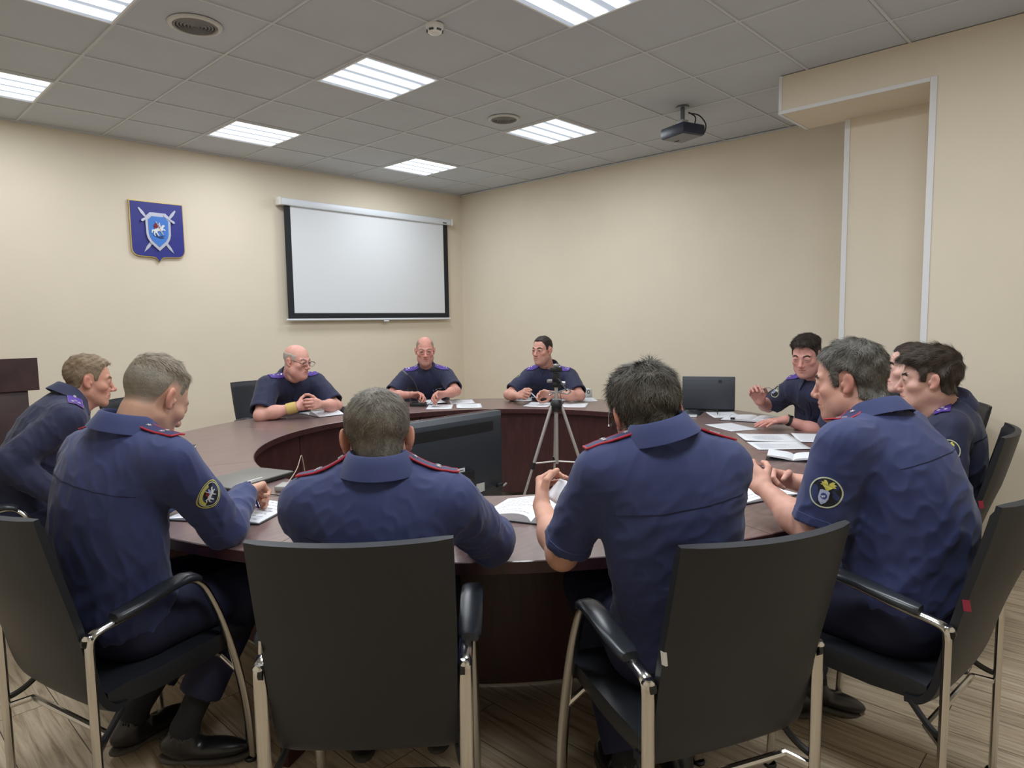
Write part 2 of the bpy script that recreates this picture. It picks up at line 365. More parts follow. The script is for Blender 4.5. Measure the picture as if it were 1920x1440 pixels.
# ------------------------------------------------------------------ chairs
M_leather = mat('black_leatherette', srgb(27, 30, 37), 0.5, spec=0.5, bump=(420, 0.12, 0.001))
M_seatl = mat('seat_leatherette', srgb(38, 41, 47), 0.42, bump=(300, 0.1, 0.001))
M_chrome = mat('chrome', srgb(206, 204, 200), 0.18, 1.0)
M_pad = mat('armrest_black', srgb(44, 48, 54), 0.32)
M_tagred = mat('tag_red', srgb(150, 40, 62), 0.7)
M_blackmetal = mat('black_metal', (0.02, 0.02, 0.022, 1), 0.4, 0.3)
def make_chair():
    t = thing('conference_chair', 'black conference chair', 'chair', group='black conference chairs')
    # back shell
    prof = [(-0.105, 0.972), (-0.094, 0.92), (-0.062, 0.79), (-0.028, 0.66), (-0.004, 0.55), (0.012, 0.47), (0.032, 0.412), (0.065, 0.378), (0.105, 0.372)]
    P = smooth_path([(x, 0, z) for x, z in prof], 3)
    rows = []; nn = 12
    def halfw(z): return 0.232-0.010*max(0.0, (0.75-z)/0.4)
    for i, p in enumerate(P):
        q = P[min(i+1, len(P)-1)]-P[max(i-1, 0)]; nrm = Vector((q.z, 0, -q.x)).normalized()
        if nrm.x < 0: nrm = -nrm
        th = 0.028 if i > 1 else 0.022
        wv = halfw(p.z); front = []; back = []
        for k in range(nn+1):
            u = -1+2*k/nn; e = 0.004*(abs(u) > 0.97)
            bulge = -0.045*(1-u*u)*min(1.0, max(0.25, (p.z-0.30)/0.45))
            back.append(Vector((p.x+bulge, u*wv, p.z))+nrm*e)
            front.append(Vector((p.x+bulge, u*wv, p.z))+nrm*(th-e))
        rows.append(back+front[::-1])
    MB().grid(rows, closed=True, capped=True).build('backrest', M_leather, t, sharp=50)
    # seat cushion
    rows = []
    for x, zt, zb in [(0.05, 0.455, 0.40), (0.10, 0.463, 0.385), (0.2, 0.462, 0.38), (0.32, 0.468, 0.385), (0.43, 0.476, 0.40), (0.49, 0.470, 0.415), (0.515, 0.452, 0.43)]:
        hw = 0.225; loop = []
        for k in range(9):
            u = -1+k/4; loop.append((x, u*hw, zt-0.012*(1-u*u)-(0.012 if abs(u) == 1 else 0)))
        loop += [(x, hw*1.0, (zt+zb)/2), (x, hw*0.94, zb), (x, 0, zb-0.004), (x, -hw*0.94, zb), (x, -hw, (zt+zb)/2)]
        rows.append(loop)
    MB().grid(rows, closed=True, capped=True).build('seat', M_seatl, t, sharp=60)
    for sy in (-1, 1):
        y = sy*0.247
        path = [(0.0, y, 0.0), (0.0, y, 0.30), (0.0, y, 0.60), (0.006, y, 0.628), (0.035, y, 0.641), (0.12, y, 0.655), (0.24, y, 0.682), (0.292, y, 0.688), (0.325, y, 0.672), (0.355, y, 0.63), (0.40, y, 0.52), (0.445, y, 0.36), (0.475, y, 0.18), (0.485, y, 0.0)]
        P = [Vector(p) for p in path[:2]] + smooth_path(path[2:], 4)
        MB().tube(P, 0.0175, seg=12, ry=0.011, up=(1, 0, 0)).build('side_frame', M_chrome, t)
        pad = []; y_ = y+sy*0.010
        for x, z, hw in [(0.062, 0.666, 0.022), (0.075, 0.669, 0.029), (0.13, 0.679, 0.032), (0.22, 0.699, 0.032), (0.275, 0.706, 0.031), (0.305, 0.700, 0.028), (0.322, 0.688, 0.020)]:
            pad.append([(x, y_-hw, z-0.007), (x, y_-hw*0.94, z+0.004), (x, y_-hw*0.5, z+0.009), (x, y_+hw*0.5, z+0.009), (x, y_+hw*0.94, z+0.004), (x, y_+hw, z-0.007), (x, y_+hw*0.8, z-0.013), (x, y_-hw*0.8, z-0.013)])
        MB().grid(pad, closed=True, capped=True).build('armrest', M_pad, t, sharp=60)
        MB().tube([(-0.003, y, 0.618), (-0.003, y*0.955, 0.618)], 0.016, seg=10).build('bracket', M_blackmetal, t)
        MB().lathe([(0.0, 0.012), (0.011, 0.011), (0.0165, 0.005), (0.017, 0.0)], c=(0.0, y, 0.628), seg=14).build('chrome_cap', M_chrome, t)
        MB().tube(smooth_path([(0.10, y*0.86, 0.39), (0.055, y*0.92, 0.35), (0.02, y*0.98, 0.33), (0.002, y, 0.33)], 4), 0.009, seg=8).build('seat_bracket', M_blackmetal, t)
        MB().lathe([(0, 0), (0.02, 0), (0.021, 0.006), (0.017, 0.012)], c=(0.0, y, 0), seg=12).build('foot', M_blackmetal, t)
        MB().lathe([(0, 0), (0.02, 0), (0.021, 0.006), (0.017, 0.012)], c=(0.483, y, 0), seg=12).build('foot', M_blackmetal, t)
    MB().tube([(0.455, -0.245, 0.32), (0.43, -0.2, 0.375), (0.43, 0.2, 0.375), (0.455, 0.245, 0.32)], 0.010, seg=8).build('crossbar', M_chrome, t)
    MB().tube([(0.0, -0.247, 0.30), (0.055, -0.2, 0.315), (0.055, 0.2, 0.315), (0.0, 0.247, 0.30)], 0.010, seg=8).build('crossbar', M_chrome, t)
    MB().box((-0.035, 0.2285, 0.70), (0.016, 0.006, 0.03), rot=Matrix.Rotation(R(10), 3, 'Y')).build('fabric_tag', M_tagred, t, smooth=False)
    return t
# (rear-leg midpoint x, y, facing degrees, label)
CHAIRS = [
 (0.869, 1.341, 45, 'black chair seen from behind under the man with short brown-grey hair'),
 (1.485, 0.682, 64, 'black chair seen from behind under the dark-haired man holding up a page'),
 (0.40, 2.245, 14, 'black chair under the man writing with a pen, arm and curved leg showing'),
 (2.258, 0.325, 84, 'black chair with red tag under the heavy-set grey-haired man'),
 (3.40, 0.52, 96, 'black chair under the young man with thick swept brown hair'),
 (4.36, 0.80, 124, 'black chair under the young man with short receding dark hair'),
 (4.95, 1.42, 148, 'black chair under the man raising his glasses by the open laptop'),
 (5.28, 3.35, 194, 'empty black chair between the open laptop and the white carton'),
 (4.98, 4.30, 208, 'black chair under the man turning his head away by the tripod'),
 (4.24, 5.22, 238, 'black chair under the officer behind the gooseneck microphone'),
 (2.68, 5.52, 268, 'black chair under the bald man with clasped hands'),
 (0.36, 3.82, 340, 'black chair under the sandy-haired man beside the wooden lectern'),
 (1.53, 4.96, 302, 'empty black chair beyond the closed pocket notebook'),
]
chair0 = make_chair()
for k, (x, y, a, lab) in enumerate(CHAIRS):
    o = chair0 if k == 0 else copy_tree(chair0)
    o.location = (x, y, 0); o.rotation_euler = (0, 0, R(a)); o['label'] = lab
    for ch in o.children:
        if ch.name.startswith('fabric_tag'):
            ch.material_slots[0].link = 'OBJECT'; ch.material_slots[0].material = mat('tag_white', srgb(214, 210, 204), 0.8) if k in (0, 1) else M_tagred
# ------------------------------------------------------------------ organic shapes: signed-distance fields meshed with surface nets
F32 = np.float32
def A3(v): return np.array(v, dtype=F32)
def smin(a, b, k):
    h = np.maximum(k-np.abs(a-b), 0)/k
    return np.minimum(a, b)-h*h*k*0.25
def smax(a, b, k): return -smin(-a, -b, k)
def rc(p, a, b, ra, rb):
    a = A3(a); b = A3(b); ba = b-a; pa = p-a
    t = np.clip((pa@ba)/max(float(ba@ba), 1e-9), 0, 1)
    return np.sqrt(((pa-t[:, None]*ba)**2).sum(1))-(ra+t*(rb-ra))
def sph(p, c, r): return np.sqrt(((p-A3(c))**2).sum(1))-r
def ell(p, c, r, M=None):
    q = p-A3(c)
    if M is not None: q = q@M
    r = A3(r); k0 = np.sqrt(((q/r)**2).sum(1)); k1 = np.sqrt(((q/(r*r))**2).sum(1))
    return k0*(k0-1)/np.maximum(k1, 1e-6)
def sstep(a, b, x):
    t = np.clip((x-a)/(b-a), 0, 1); return t*t*(3-2*t)
def mesh_sdf(f, lo, hi, h, B=8):
    lo = np.asarray(lo, float); hi = np.asarray(hi, float)
    nb = np.maximum(np.ceil((hi-lo)/(h*B)).astype(int), 1); n = nb*B
    bc = np.stack(np.meshgrid(*[lo[i]+(np.arange(nb[i])+0.5)*B*h-0.5*h for i in range(3)], indexing='ij'), -1).reshape(-1, 3).astype(F32)
    dc = f(bc); act = np.abs(dc) < B*h*1.15+0.004
    D = np.repeat(np.repeat(np.repeat(np.where(dc > 0, 1.0, -1.0).astype(F32).reshape(nb), B, 0), B, 1), B, 2)
    loc = np.stack(np.meshgrid(np.arange(B), np.arange(B), np.arange(B), indexing='ij'), -1).reshape(-1, 3)
    ids = np.stack(np.unravel_index(np.nonzero(act)[0], nb), -1)
    for s in range(0, len(ids), 500):
        g = (ids[s:s+500, None, :]*B+loc[None]).reshape(-1, 3)
        D[g[:, 0], g[:, 1], g[:, 2]] = f((lo+g*h).astype(F32))
    S = D < 0
    # cells that the surface crosses
    c = np.zeros(tuple(n-1), dtype=np.int8)
    for i in range(2):
        for j in range(2):
            for k in range(2): c += S[i:n[0]-1+i, j:n[1]-1+j, k:n[2]-1+k]
    cell = (c > 0) & (c < 8); ci = np.argwhere(cell)
    idx = -np.ones(cell.shape, dtype=np.int32); idx[cell] = np.arange(len(ci))
    acc = np.zeros((len(ci), 3)); cnt = np.zeros(len(ci))
    for ax in range(3):
        o1, o2 = [a for a in range(3) if a != ax]
        for u in range(2):
            for v in range(2):
                a = ci.copy(); a[:, o1] += u; a[:, o2] += v; b = a.copy(); b[:, ax] += 1
                da = D[a[:, 0], a[:, 1], a[:, 2]]; db = D[b[:, 0], b[:, 1], b[:, 2]]
                cr = (da < 0) != (db < 0); t = np.where(cr, da/np.where(cr, da-db, 1), 0)
                pt = a.astype(float); pt[:, ax] += t
                acc[cr] += pt[cr]; cnt[cr] += 1
    V = lo+acc/np.maximum(cnt, 1)[:, None]*h
    Q = []
    for ax in range(3):
        o1, o2 = [(1, 2), (2, 0), (0, 1)][ax]
        sl_a = [slice(None)]*3; sl_b = [slice(None)]*3
        sl_a[ax] = slice(0, n[ax]-1); sl_b[ax] = slice(1, n[ax])
        e = S[tuple(sl_a)] != S[tuple(sl_b)]; ei = np.argwhere(e)
        ok = (ei[:, o1] > 0) & (ei[:, o2] > 0) & (ei[:, o1] < n[o1]-1) & (ei[:, o2] < n[o2]-1); ei = ei[ok]
        q = []
        for (u, v) in ((-1, -1), (0, -1), (0, 0), (-1, 0)):
            k = ei.copy(); k[:, o1] += u; k[:, o2] += v; q.append(idx[k[:, 0], k[:, 1], k[:, 2]])
        q = np.stack(q, 1)
        flip = ~S[ei[:, 0], ei[:, 1], ei[:, 2]]
        q[flip] = q[flip][:, ::-1]; Q.append(q)
    Q = np.concatenate(Q); Q = Q[(Q >= 0).all(1)]
    # one light smoothing pass
    nv = len(V)
    for _ in range(1):
        sm = np.zeros((nv, 3)); ct = np.zeros(nv)
        for a, b in ((0, 1), (1, 2), (2, 3), (3, 0)):
            np.add.at(sm, Q[:, a], V[Q[:, b]]); np.add.at(ct, Q[:, a], 1)
            np.add.at(sm, Q[:, b], V[Q[:, a]]); np.add.at(ct, Q[:, b], 1)
        V = V*0.5+0.5*sm/np.maximum(ct, 1)[:, None]
    return V, Q
def set_col(me, col, name='Col'):
    a = me.color_attributes.new(name, 'FLOAT_COLOR', 'POINT')
    c = np.ones((len(me.vertices), 4), dtype=F32); c[:, :3] = col; a.data.foreach_set('color', c.ravel())
def vnoise(p, s, seed=0):
    """cheap smooth noise in -1..1"""
    r = np.random.RandomState(seed); o = np.zeros(len(p), F32)
    for i in range(5):
        k = r.normal(size=3)*s*(1+0.35*i); k2 = r.normal(size=3)*s*0.6
        o += np.sin(p@k.astype(F32)+r.uniform(0, 6.28)+1.3*np.sin(p@k2.astype(F32)+r.uniform(0, 6.28)))
    return o/3.2
def unit(v): v = np.asarray(v, float); return v/max(np.linalg.norm(v), 1e-9)
def rot_axis(axis, a): return np.array(Matrix.Rotation(a, 3, Vector(axis)))
def lin(c): return np.array(srgb(*c)[:3])
# ------------------------------------------------------------------ people
M_skin = mat('skin', rough=0.5, attr='Col', spec=0.35, sss=0.06)
M_hair = mat('hair', rough=0.55, attr='Col', spec=0.3)
M_eye = mat('eye', rough=0.12, attr='Col')
M_navy = mat('navy_cloth', srgb(47, 57, 104), 0.78, noise=(5, 0.86), bump=(900, 0.10, 0.0008), sheen=0.12)
M_navy_shaded = mat('navy_cloth_shaded', srgb(31, 36, 68), 0.78, noise=(5, 0.86), bump=(900, 0.10, 0.0008), sheen=0.1)  # the same navy cloth, darkened largely for the weaker light on it
M_trous = mat('navy_trousers', srgb(25, 28, 58), 0.8, noise=(5, 0.85), bump=(800, 0.10, 0.0008))
M_seam = mat('seam_thread', srgb(20, 24, 56), 0.8)
M_sock = mat('sock_black', (0.012, 0.012, 0.014, 1), 0.9)
M_shoe = mat('shoe_black', (0.012, 0.012, 0.013, 1), 0.3)
M_sole = mat('shoe_sole', srgb(70, 66, 62), 0.8)
M_red = mat('piping_red', srgb(176, 30, 48), 0.6)
M_purple = mat('board_purple', srgb(80, 54, 146), 0.65)
M_boardb = mat('board_blue', srgb(38, 40, 84), 0.65)
M_star = mat('star_silver', srgb(225, 222, 228), 0.3, 0.4)
M_belt = mat('belt_black', (0.012, 0.012, 0.012, 1), 0.4)

def head_sdf(q, H):
    x, y, z = q[:, 0], q[:, 1], q[:, 2]; m = q.copy(); m[:, 0] = np.abs(x)
    w = H.get('w', 1.0); fat = H.get('fat', 0.0); m[:, 0] /= w
    d = ell(m, (0, -0.014, 0.036), (0.0755, 0.0955, 0.083))
    d = smin(d, ell(m, (0, 0.030, -0.020), (0.0600, 0.0610, 0.086)), 0.03)
    if H.get('lite'): return d*0.97
    d = smin(d, ell(m, (0.046, 0.052, -0.024), (0.021, 0.027, 0.019)), 0.022)
    d = smin(d, rc(m, (0.044, 0.002, -0.060), (0.015, 0.074, -0.103), 0.021, 0.0175), 0.028)
    d = smin(d, sph(m, (0, 0.083-0.006*H.get('weak', 0), -0.106), 0.0150), 0.016)
    d = smin(d, ell(m, (0, 0.077, -0.066), (0.027, 0.022, 0.028)), 0.022)
    d = smin(d, rc(m, (0, 0.034, -0.088), (0, -0.010, -0.125), 0.034, 0.045), 0.03)
    if fat: d = smin(d, ell(m, (0.042, 0.026, -0.072), (0.024+0.012*fat, 0.034, 0.034+0.008*fat)), 0.03); d = smin(d, ell(m, (0, 0.035, -0.112), (0.04, 0.04, 0.020+0.012*fat)), 0.03)
    d = smin(d, rc(m, (0.010, 0.0855, 0.0195), (0.044, 0.0690, 0.0215), 0.0105, 0.009), 0.014)
    d = smax(d, -ell(m, (0.0310, 0.1080, 0.0020), (0.0210, 0.0215, 0.0150)), 0.016)
    ns = H.get('nose', 1.0)
    d = smin(d, rc(m, (0, 0.0835, 0.014), (0, 0.0835+0.026*ns, -0.030), 0.0078, 0.0105), 0.011)
    d = smin(d, sph(m, (0, 0.0835+0.0285*ns, -0.0335), 0.0102), 0.008)
    d = smin(d, ell(m, (0.0128, 0.0820+0.017*ns, -0.0385), (0.0078, 0.0115, 0.0082)), 0.007)
    d = smax(d, -sph(m, (0.0062, 0.0835+0.020*ns, -0.0465), 0.0042), 0.003)
    # lids around the eyeball
    op = H.get('open', 0.86)
    lid = ell(m, (0.0315, 0.0770, 0.0012), (0.0190, 0.0148, 0.0150))
    d = smin(d, lid, 0.012)
    d = smax(d, -ell(m, (0.0318, 0.0935, 0.0004), (0.0122, 0.0110, 0.0054*op)), 0.0012)
    if H.get('bags', 0): d = smin(d, rc(m, (0.020, 0.0885, -0.013), (0.042, 0.080, -0.012), 0.004, 0.0035), 0.008)
    # lips
    d = smin(d, rc(m, (0, 0.0975, -0.0605), (0.0205, 0.0868, -0.0678), 0.0058, 0.0028), 0.006)
    d = smin(d, rc(m, (0, 0.0955, -0.0730), (0.0180, 0.0865, -0.0722), 0.0070, 0.0030), 0.006)
    d = smax(d, -rc(m, (0, 0.1040, -0.0668), (0.0235, 0.0890, -0.0702), 0.0022, 0.0016), 0.003)
    # nasolabial fold
    d = smax(d, -rc(m, (0.0215, 0.0945, -0.038), (0.0320, 0.0840, -0.066), 0.0028, 0.002), 0.008)
    # ears
    fl = H.get('ear', 18); E = rot_axis((0, 0, 1), R(fl))@rot_axis((1, 0, 0), R(12))
    m2 = m.copy(); m2[:, 0] = m[:, 0]*w
    e0 = 0.0765*w
    ear = ell(m2, (e0+0.004, -0.014, -0.004), (0.0080, 0.0175, 0.0300), E.astype(F32))
    ear = smax(ear, -ell(m2, (e0+0.0125, -0.007, -0.004), (0.0070, 0.0102, 0.0178), E.astype(F32)), 0.006)
    ear = smin(ear, sph(m2, (e0, -0.003, -0.030), 0.0078), 0.008)
    ear = smin(ear, ell(m2, (e0+0.003, 0.004, -0.008), (0.005, 0.005, 0.009)), 0.004)
    d = smin(d, ear, 0.007)
    return d*w**0.5
def hairline(m, Hh):
    """height of the hair's lower border for a head-local point (x already positive)"""
    y = m[:, 1]; x = m[:, 0]
    front = Hh.get('front', 0.078); side = Hh.get('burn', -0.004); nape = Hh.get('nape', -0.060); rec = Hh.get('rec', 0.0)
    ys = np.array([-0.13, -0.060, -0.036, -0.028, -0.005, 0.010, 0.0155, 0.030, 0.036, 0.052, 0.066, 0.10])
    zs = np.array([nape, nape+0.004, nape+0.018, 0.024, 0.034, 0.026, side, side, 0.030, 0.052+0.5*rec, front-0.006, front])
    a = np.interp(y, ys, zs)
    # receding temples
    a = a+rec*np.exp(-((x-0.038)/0.018)**2)*sstep(0.028, 0.062, y)*1.0
    return a
def hair_thick(m, Hh):
    a = hairline(m, Hh); g = m[:, 2]-a
    top = sstep(0.05, 0.098, m[:, 2]); back = sstep(-0.02, -0.08, m[:, 1])
    t = Hh.get('side_t', 0.006)*(1-top)*(1-back)+Hh.get('back_t', 0.007)*(1-top)*back+Hh.get('top_t', 0.012)*top
    fr = Hh.get('fringe', 0.0)
    if fr: t = t+fr*sstep(0.03, 0.075, m[:, 1])*sstep(0.055, 0.085, m[:, 2])
    t = t*sstep(-0.001, Hh.get('fade', 0.02), g)
    if Hh.get('bald'): t = t-0.02*sstep(Hh['bald'], Hh['bald']+0.035, m[:, 2]+0.25*np.maximum(m[:, 1], 0))
    return np.where(g < 0, -0.005, t-0.0008)

LEN = dict(i=(0.044, 0.026, 0.021), m=(0.049, 0.030, 0.022), r=(0.045, 0.028, 0.022), p=(0.035, 0.021, 0.019))
POSE = dict(
 relaxed=dict(i=(25, 35, 20), m=(32, 42, 25), r=(38, 45, 28), p=(42, 45, 28), t=(20, 18), sp=6),
 flat=dict(i=(6, 8, 4), m=(8, 10, 5), r=(8, 10, 5), p=(10, 12, 6), t=(4, 6), sp=7),
 fist=dict(i=(62, 85, 45), m=(70, 90, 50), r=(74, 92, 50), p=(76, 92, 50), t=(40, 35), sp=2),
 pen=dict(i=(48, 52, 22), m=(58, 66, 35), r=(68, 80, 45), p=(70, 82, 45), t=(42, 20), sp=2),
 pinch=dict(i=(55, 55, 30), m=(48, 50, 28), r=(42, 42, 25), p=(38, 38, 22), t=(42, 22), sp=6),
 clasp=dict(i=(55, 60, 35), m=(58, 64, 36), r=(60, 66, 38), p=(62, 66, 38), t=(20, 25), sp=5),
)
def hand_prims(w, a, n, s, pose, sc=1.0):
    """w wrist, a along the hand, n out of the palm, s to the thumb side"""
    w = np.asarray(w, float); a = unit(a); n = unit(n-a*np.dot(n, a)); s = unit(np.cross(a, n))*np.sign(np.dot(np.cross(a, n), s))
    P = POSE[pose] if isinstance(pose, str) else pose
    K = dict(i=(0.090, 0.030), m=(0.094, 0.0095), r=(0.088, -0.0115), p=(0.078, -0.0305))
    palm = []; fingers = []; tips = {}
    for f, (l, o) in K.items():
        k = w+sc*(a*l+s*o); palm.append((w+sc*(a*0.012+s*o*0.55), k, 0.0155*sc, 0.0118*sc))
        sp = R(P['sp'])*{'i': 1, 'm': 0.25, 'r': -0.5, 'p': -1.3}[f]
        d0 = a*math.cos(sp)+s*math.sin(sp); p = k; ang = 0; r0 = {'i': 0.0093, 'm': 0.0097, 'r': 0.0092, 'p': 0.0080}[f]
        ch = []
        for q in range(3):
            ang += R(P[f][q]); d = d0*math.cos(ang)+n*math.sin(ang); e = p+d*LEN[f][q]*sc
            ch.append((p, e, r0*(1.04-0.10*q)*sc, r0*(0.94-0.10*q)*sc)); p = e
        fingers.append(ch); tips[f] = p
    b = w+sc*(a*0.022+s*0.022+n*0.006)
    palm.append((b, w+sc*(a*0.055+s*0.026+n*0.004), 0.017*sc, 0.011*sc))
    ta = P['t']; d = unit(a*0.62+s*0.72+n*0.34); ax = unit(a*0.6-s*0.3+n*0.9)
    # the thumb closes towards the palm
    close = unit(-s*0.85+n*0.55)
    c1 = b+d*0.046*sc; d2 = unit(d*math.cos(R(ta[0]))+unit(a*0.55+close*0.8)*math.sin(R(ta[0]))); c2 = c1+d2*0.034*sc
    d3 = unit(d2*math.cos(R(ta[1]))+unit(a*0.3+close)*math.sin(R(ta[1]))); c3 = c2+d3*0.027*sc
    fingers.append([(b, c1, 0.0155*sc, 0.0115*sc), (c1, c2, 0.0110*sc, 0.0100*sc), (c2, c3, 0.0102*sc, 0.0082*sc)]); tips['t'] = c3
    return palm, fingers, tips
def hand_sdf(p, palm, fingers):
    d = None
    for c in palm:
        e = rc(p, *c); d = e if d is None else smin(d, e, 0.014)
    for ch in fingers:
        g = None
        for c in ch:
            e = rc(p, *c); g = e if g is None else smin(g, e, 0.003)
        d = smin(d, g, 0.006)
    return d

def ik(S, W, la, lb, pole):
    S = np.asarray(S, float); W = np.asarray(W, float); d = W-S; L = np.linalg.norm(d); u = d/L
    L2 = min(L, (la+lb)*0.995); x = (la*la-lb*lb+L2*L2)/(2*L2); h = math.sqrt(max(la*la-x*x, 1e-6))
    pl = np.asarray(pole, float); pl = unit(pl-u*np.dot(pl, u))
    return S+u*x*(L/L2)+pl*h
class Fig: pass
def make_person(sp, sd):
    """one seated figure; sp holds world joints"""
    g = Fig(); rng = np.random.RandomState(sd)
    hip = A3(sp['hip']).astype(float); N = A3(sp['neck']).astype(float); hc = A3(sp['head']).astype(float)
    shR = A3(sp['shR']).astype(float); shL = A3(sp['shL']).astype(float)
    k = sp.get('hs', 1.04)
    az, pt, rl = [R(v) for v in sp['look']]
    fw = np.array([math.cos(az)*math.cos(pt), math.sin(az)*math.cos(pt), math.sin(pt)])
    rt = np.array([math.sin(az), -math.cos(az), 0.0]); up = np.cross(rt, fw)
    rt, up = rt*math.cos(rl)-up*math.sin(rl), up*math.cos(rl)+rt*math.sin(rl)
    HR = np.stack([rt, fw, up], 1)                                  # columns: head axes in the world
    root = hip.copy(); root[2] = 0
    g.HR = HR; g.hc = hc; g.k = k; g.root = root
    H = sp.get('H', {}); Hh = sp.get('hair', {})
    tohead = lambda p: ((p-hc.astype(F32))@HR.astype(F32))/F32(k)
    u = unit(N-hip); L = np.linalg.norm(N-hip)
    r = shR-shL; r = unit(r-u*np.dot(r, u)); f = np.cross(u, r); TB = np.stack([r, f, u], 1)
    tolocal = lambda p: (p-hip.astype(F32))@TB.astype(F32)
    g.TB = TB; g.hip = hip; g.L = L
    sw = sp.get('sw', 1.0); bw = sp.get('bw', 1.0); bd = sp.get('bd', 1.0); hunch = sp.get('hunch', 0.03)
    shw = np.linalg.norm(shR-shL)/2
    hipR = hip+r*0.09; hipL = hip-r*0.09
    ff = unit([f[0], f[1], 0]) if 'legaz' not in sp else np.array([math.cos(R(sp['legaz'])), math.sin(R(sp['legaz'])), 0])
    rr = np.array([ff[1], -ff[0], 0])
    knR = A3(sp['knR']) if 'knR' in sp else hip+ff*0.44+rr*0.13+np.array([0, 0, 0.0]); knL = A3(sp['knL']) if 'knL' in sp else hip+ff*0.44-rr*0.13*sp.get('thigh', 1.0)**1.5
    anR = A3(sp['anR']) if 'anR' in sp else np.array([*(knR[:2]+ff[:2]*0.02), 0.10]); anL = A3(sp['anL']) if 'anL' in sp else np.array([*(knL[:2]+ff[:2]*0.0), 0.10])
    ua, fa = sp.get('ua', 0.29), sp.get('fa', 0.265)
    wrR = A3(sp['wrR']).astype(float); wrL = A3(sp['wrL']).astype(float)
    elR = ik(shR, wrR, ua, fa, sp.get('poleR', r*0.4-np.array([0, 0, 1.0]))); elL = ik(shL, wrL, ua, fa, sp.get('poleL', -r*0.4-np.array([0, 0, 1.0])))
    g.el = dict(R=elR, L=elL); g.sh = dict(R=shR, L=shL); g.wr = dict(R=wrR, L=wrL)
    arm = sp.get('arm', 1.0)
    def torso(p, inf):
        q = tolocal(p); s = np.clip(q[:, 2]/L, -0.2, 1.1)
        q = q.copy(); q[:, 1] += hunch*4*s*(1-s)
        d = ell(q, (0, 0.005, 0.66*L), (0.168*sw+inf, 0.118*sp.get('cd', 1)+inf, 0.235+inf))
        d = smin(d, ell(q, (0, 0.012+0.055*(bd-1), 0.30*L), (0.155*bw+inf, 0.122*bd+inf, 0.22+inf)), 0.08)
        d = smin(d, ell(q, (0, 0.0, 0.02), (0.172*bw+inf, 0.135+inf, 0.14+inf)), 0.08)
        d = smin(d, rc(p, shL+(shR-shL)*0.10-u*0.015, shR+(shL-shR)*0.10-u*0.015, 0.066+inf, 0.066+inf), 0.06)
        for sh in (shR, shL): d = smin(d, rc(p, N+(sh-N)*0.06-u*0.035, N+(sh-N)*0.80-u*0.006, 0.056+inf*0.6, 0.050+inf*0.6), 0.04)
        return d
    neckb = N+f*0.012-u*0.02
    def head_full(p):
        q = tohead(p); d = head_sdf(q, H)*k
        nk = 0.056*sp.get('nk', 1.0)
        a = hc+HR@np.array([0, -0.026, -0.055])*k
        return smin(d, rc(p, a, neckb-u*0.02, nk, nk*1.0), 0.022)
    def neck_only(p):
        nk = 0.056*sp.get('nk', 1.0); return rc(p, hc+HR@np.array([0, -0.026, -0.055])*k, neckb-u*0.02, nk, nk)
    skin = lin(sp.get('skin', (206, 158, 138)))
    def arm_sdf(p, S, E, W, hp):
        d = rc(p, S+(E-S)*0.45, E, 0.047*arm, 0.041*arm)
        d = smin(d, rc(p, E, E+(W-E)*0.42, 0.041*arm, 0.0415*arm), 0.02)
        d = smin(d, rc(p, E+(W-E)*0.38, W, 0.041*arm, 0.0265*arm**0.5), 0.03)
        return smin(d, hand_sdf(p, hp[0], hp[1]), 0.018)
    V = []; Qs = []; cols = []
    nv = 0
    def addpart(v, q, c):
        nonlocal nv
        V.append(v); Qs.append(q+nv); cols.append(c); nv += len(v)
    # head and neck
    lo = np.minimum(hc-0.16*k, neckb-0.08); hi = np.maximum(hc+0.16*k, neckb+0.08)
    hv, hq = mesh_sdf(head_full, lo, hi, sp.get('hh', 0.0022))
    m = tohead(hv.astype(F32)); mx = m.copy(); mx[:, 0] = np.abs(mx[:, 0])
    c = np.tile(skin, (len(hv), 1)); nz = vnoise(m, 60, sd)[:, None]
    red = lin((196, 112, 100)); lipc = lin(sp.get('lip', (176, 106, 100))); shade = lin((146, 122, 112))
    def blend(c, col, wgt): return c*(1-wgt[:, None])+col*wgt[:, None]
    c = blend(c, red, 0.14*np.exp(-((mx[:, 0]-0.044)/0.022)**2-((m[:, 2]+0.03)/0.022)**2)*(m[:, 1] > 0.03))
    c = blend(c, red, 0.25*np.exp(-(mx[:, 0]/0.017)**2-((m[:, 2]+0.034)/0.018)**2)*(m[:, 1] > 0.09))
    c = blend(c, red, 0.45*sstep(0.078*H.get('w', 1), 0.087*H.get('w', 1), mx[:, 0])*(m[:, 1] < 0.02))
    c = blend(c, lipc, np.exp(-(mx[:, 0]/0.0205)**4-((m[:, 2]+0.0668)/0.0085)**4)*(m[:, 1] > 0.07)*0.8)
    c = blend(c, lin((118, 82, 74)), 0.45*np.exp(-((mx[:, 0]-0.0305)/0.018)**2-((m[:, 2]-0.003)/0.011)**2)*(m[:, 1] > 0.06))  # eye sockets darkened: their shade is painted into the skin colour
    lash = np.abs(np.sqrt(((mx[:, 0]-0.0318)/0.0118)**2+((m[:, 2]-0.0006)/(0.0058*H.get('open', 1.0)))**2)-1.0)
    c = blend(c, lin((58, 42, 38)), 0.85*np.exp(-(lash/0.30)**2)*(m[:, 1] > 0.076)*np.where(m[:, 2] > 0.0005, 1.0, 0.35))
    if sp.get('beard', 0): c = blend(c, shade, sp['beard']*sstep(-0.045, -0.065, m[:, 2])*sstep(0.0, 0.03, m[:, 1])*(1-np.exp(-(mx[:, 0]/0.02)**4-((m[:, 2]+0.0668)/0.009)**4)))
